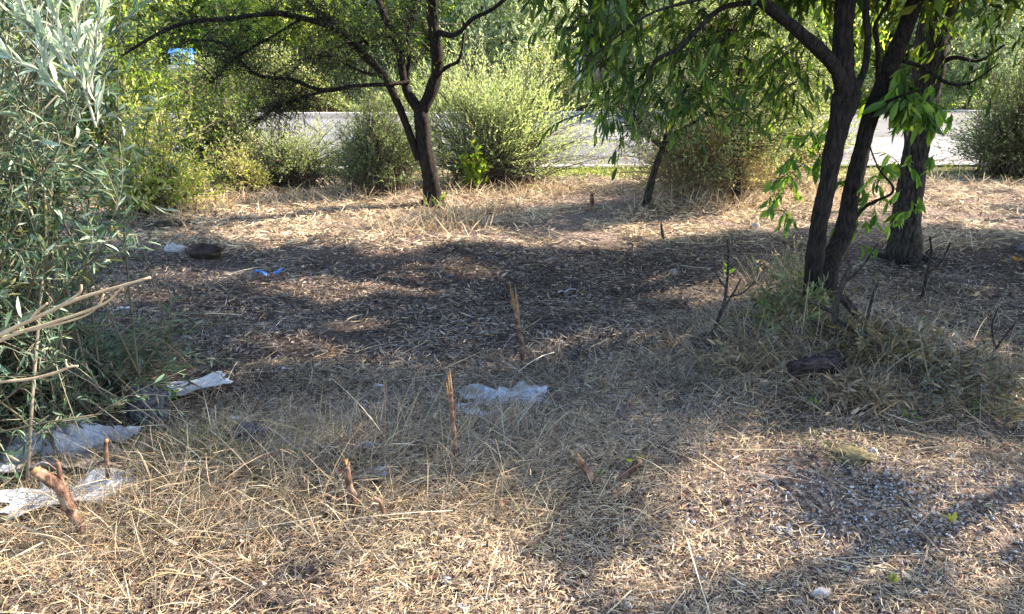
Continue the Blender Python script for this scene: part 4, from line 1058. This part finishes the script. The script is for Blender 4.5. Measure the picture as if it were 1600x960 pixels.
twiggy("dead_branch", [[(1300, 560, 12), (1302, 520, 11), (1306, 480, 10), (1318, 440, 8), (1330, 415, 5)], [(1304, 490, 8), (1280, 478, 6), (1262, 470, 4)], [(1310, 460, 7), (1340, 495, 11), (1328, 470, 5)], [(1316, 445, 5), (1345, 420, 4), (1372, 380, 3)],
    [(1355, 500, 5), (1362, 470, 4), (1370, 445, 4)], [(1305, 530, 5), (1275, 505, 4), (1260, 500, 2)], [(1310, 500, 5), (1350, 530, 4), (1390, 545, 3)]], "grey dead branches heaped against the foot of the two stemmed tree", "branch", M_barkg, D)
D = dep(1540, 560)
twiggy("dead_branch", [[(1500, 640, 6), (1530, 590, 5), (1560, 540, 4), (1600, 490, 3), (1640, 450, 3)], [(1540, 570, 4), (1565, 575, 3), (1600, 560, 2)], [(1555, 545, 4), (1550, 510, 3), (1560, 480, 2)]], "thin brown dead branch rising at the right edge", "branch", M_char, D)
twiggy("dead_branch", [[(1440, 470, 5), (1448, 430, 5), (1455, 395, 4), (1453, 370, 3)], [(1447, 430, 4), (1470, 410, 3), (1485, 380, 2)]], "short grey dead branch stuck up right of the thick grey trunk", "branch", M_barkg, dep(1440, 470))

WILT = [(.13, .125, .085), (.18, .17, .13), (.07, .07, .05), (.24, .21, .155), (.20, .145, .095)]
# cut brush heap with wilted olive leaves
def brush(px, py, r, h, label, cols, seed, n=90, L=.045, W=.010, nl=18, lean=(0, 0)):
    rng = np.random.default_rng(seed); p = G(px, py)
    o = thing("brush_pile", p, label, "brush pile"); gs, gl = Geo(), Geo()
    s = p + rng.normal(size=(n, 3)) * [r * .4, r * .3, .01] + [0, 0, .02]
    e = s + unit(rng.normal(size=(n, 3)) * [1, .8, .3] + [lean[0], lean[1], .35]) * r * (.5 + .8 * rng.random((n, 1))) * [1, 1, h / r]
    sprigs(gs, gl, s, e, .2, nl, L, W, cols, None, True, r0=.003, t0=.15, spread=.7, hang=.1, stemcol=(.28, .20, .12), rng=rng)
    gs.build("stems", M_twig, o); gl.build("foliage", M_olive, o)
brush(1460, 600, .34, .28, "heap of cut grey green olive brush on the right below the thick grey trunk", WILT, 501, n=130)
brush(1370, 560, .26, .22, "heap of dark brown cut brush between the log and the olive brush", [(.10, .08, .04), (.16, .13, .06), (.22, .16, .09), (.07, .07, .03)], 502, n=110)
brush(120, 600, .50, .36, "low sprawling olive shoots at the foot of the bush on the left", OL2[:4] + WILT[:2], 503, n=330)
brush(1330, 620, .26, .16, "heap of bare brown twigs right of the dark log", DRY[2:] + WILT[:1], 505, n=120, nl=4)
brush(1235, 440, .20, .34, "tangle of dry brown twigs leaning on the left stem of the two stemmed tree", DRY, 506, n=90, nl=5, L=.03, W=.008)
brush(1180, 570, .24, .16, "heap of thin dead twigs at the left foot of the weedy hummock", DRY[2:] + WILT[:1], 507, n=100, nl=4)
brush(1225, 500, .22, .40, "green weedy plant left of the two dark stems", [(.10, .13, .05), (.16, .19, .07), (.20, .17, .09)], 504, n=60, L=.05, W=.012)

# small leafy sprouts
def sprout(px, py, n, label, L=.04, seed=1, cols=BR2, h=.1):
    rng = np.random.default_rng(seed); p = G(px, py)
    o = thing("seedling", p, label, "seedling"); gs, gl = Geo(), Geo()
    s = p + rng.normal(size=(n, 3)) * [.008, .008, 0]; e = s + unit(rng.normal(size=(n, 3)) * [.4, .4, .1] + [0, 0, 1]) * h * (.6 + .6 * rng.random((n, 1)))
    sprigs(gs, gl, s, e, .02, 3, L, L * .42, cols, None, True, r0=.0018, t0=.5, hang=-.1, stemcol=(.14, .16, .05), rng=rng)
    gs.build("stem", M_twig, o); gl.build("leaves", M_leaf, o)
sprout(268, 640, 3, "bright green seedling beside the blue grey boulder", seed=1, h=.09)
sprout(1140, 440, 3, "small green sprout on the upper part of the thin sapling", seed=2, h=.14, L=.05)
sprout(1415, 655, 2, "single pale green sprout in front of the olive brush", seed=3, h=.05)
sprout(935, 748, 2, "tiny green sprout between the two splintered stubs", seed=4, h=.03, L=.025)
sprout(992, 725, 2, "yellow leaf beside the stub leaning right", seed=5, h=.03, L=.03, cols=[(.5, .45, .05)])
sprout(1487, 830, 1, "narrow yellow leaf standing on the gravel", seed=6, h=.03, L=.04, cols=[(.45, .40, .08)])
sprout(1248, 460, 3, "small green sprout left of the two dark stems", seed=7, h=.16, L=.05)
sprout(1275, 635, 2, "little green seedling on the ground below the log", seed=8, h=.03, L=.03)
sprout(1590, 410, 2, "orange leaf on the ground at the right edge", seed=9, h=.02, L=.045, cols=[(.38, .17, .03)])
sprout(1395, 918, 2, "small yellow green weed near the bottom right edge", seed=10, h=.03, L=.035, cols=[(.3, .3, .06)])
sprout(690, 335, 5, "small green sprout at the foot of the middle tree", seed=11, h=.25, L=.06)

# ------------------------------------------------------------------ beyond the road: blue box on posts, white marker post, low tan wall
D = 23.4; c0 = P(285, 93, D); k = D / F / math.cos(0)
z0 = float(H(c0[0], c0[1]))
o = thing("roadside_box", (c0[0], c0[1], z0), "small blue roadside box on a white shelf and thin pale posts beyond the road", "roadside box")
def boxg(g, c, s):
    v = np.array([(a, b_, d_) for a in (-.5, .5) for b_ in (-.5, .5) for d_ in (-.5, .5)]) * s + c
    g.add(v, [np.array([(0, 1, 3, 2), (4, 6, 7, 5), (0, 4, 5, 1), (2, 3, 7, 6), (0, 2, 6, 4), (1, 5, 7, 3)])])
M_ltblue = noisy_mat("light blue paint", (.10, .32, .58), (.25, .50, .75), scale=5, bump=.1)
z1 = c0[2]
g = Geo(); boxg(g, np.array([c0[0], c0[1], z1 + .02]), (.50, .38, .30)); g.build("cabinet", M_ltblue, o, smooth=False)
g = Geo()
v = np.array([(-.31, -.24, .17), (.31, -.24, .17), (.31, .24, .17), (-.31, .24, .17), (-.31, 0, .30), (.31, 0, .30)]) + [c0[0], c0[1], z1]
g.add(v, [np.array([(0, 1, 5, 4), (2, 3, 4, 5), (3, 2, 1, 0)]), np.array([(0, 4, 3), (1, 2, 5)])]); g.build("roof", M_blue, o, smooth=False)
g = Geo(); boxg(g, np.array([c0[0] - .1, c0[1] - .193, z1 + .02]), (.16, .01, .18)); boxg(g, np.array([c0[0] + .12, c0[1] - .193, z1 + .02]), (.16, .01, .18)); g.build("window", M_dstone, o, smooth=False)
g = Geo(); boxg(g, np.array([c0[0] + .05, c0[1], z1 - .20]), (.80, .5, .10)); g.build("shelf", M_post, o, smooth=False)
for dx in (-.1, .14):
    g = Geo(); limb(g, [(c0[0] + dx, c0[1], z0 - .05), (c0[0] + dx - .02, c0[1], z1 - .25)], [.03, .03], sides=8, wob=0); g.build("leg", M_post, o)
c0 = P(905, 95, 23.6); z0 = float(H(c0[0], c0[1]))
o = thing("marker_post", (c0[0], c0[1], z0), "white roadside marker post beyond the road under the dark trees", "post")
g = Geo(); limb(g, [(c0[0], c0[1], z0 - .05), (c0[0], c0[1], z0 + .9), (c0[0], c0[1], c0[2] + .3)], [.07, .07, .065], sides=10, wob=0); g.build("shaft", M_post, o)
g = Geo(); limb(g, [(c0[0], c0[1], c0[2] - .08), (c0[0], c0[1], c0[2] + .02)], [.074, .074], sides=12, wob=0); g.build("band", M_ltblue, o)
g = Geo(); p0 = P(890, 80, 26.0); p1 = P(1010, 80, 27.0)
xw = np.linspace(p0[0], p1[0], 24); yw = np.linspace(p0[1], p1[1], 24); zw = 1.72 + (vnoise(xw, yw, .5, 40) - .5) * .15
zb = H(xw, yw) - .2
V = np.concatenate([np.stack([xw, yw, zb], -1), np.stack([xw, yw, zw], -1), np.stack([xw, yw + .35, zw], -1), np.stack([xw, yw + .35, zb], -1)])
kk = np.arange(23); N = 24
g.add(V, [np.concatenate([np.stack([kk + a * N, kk + 1 + a * N, kk + 1 + (a + 1) * N, kk + (a + 1) * N], -1) for a in range(3)]), np.array([[0, N, 2 * N, 3 * N], [23, 23 + 3 * N, 23 + 2 * N, 23 + N]])])
tag(g.build("stone_wall", M_tan, smooth=False, loc=(p0[0], p0[1], 0)), "low sunlit tan stone wall beyond the road behind the marker post", "wall")
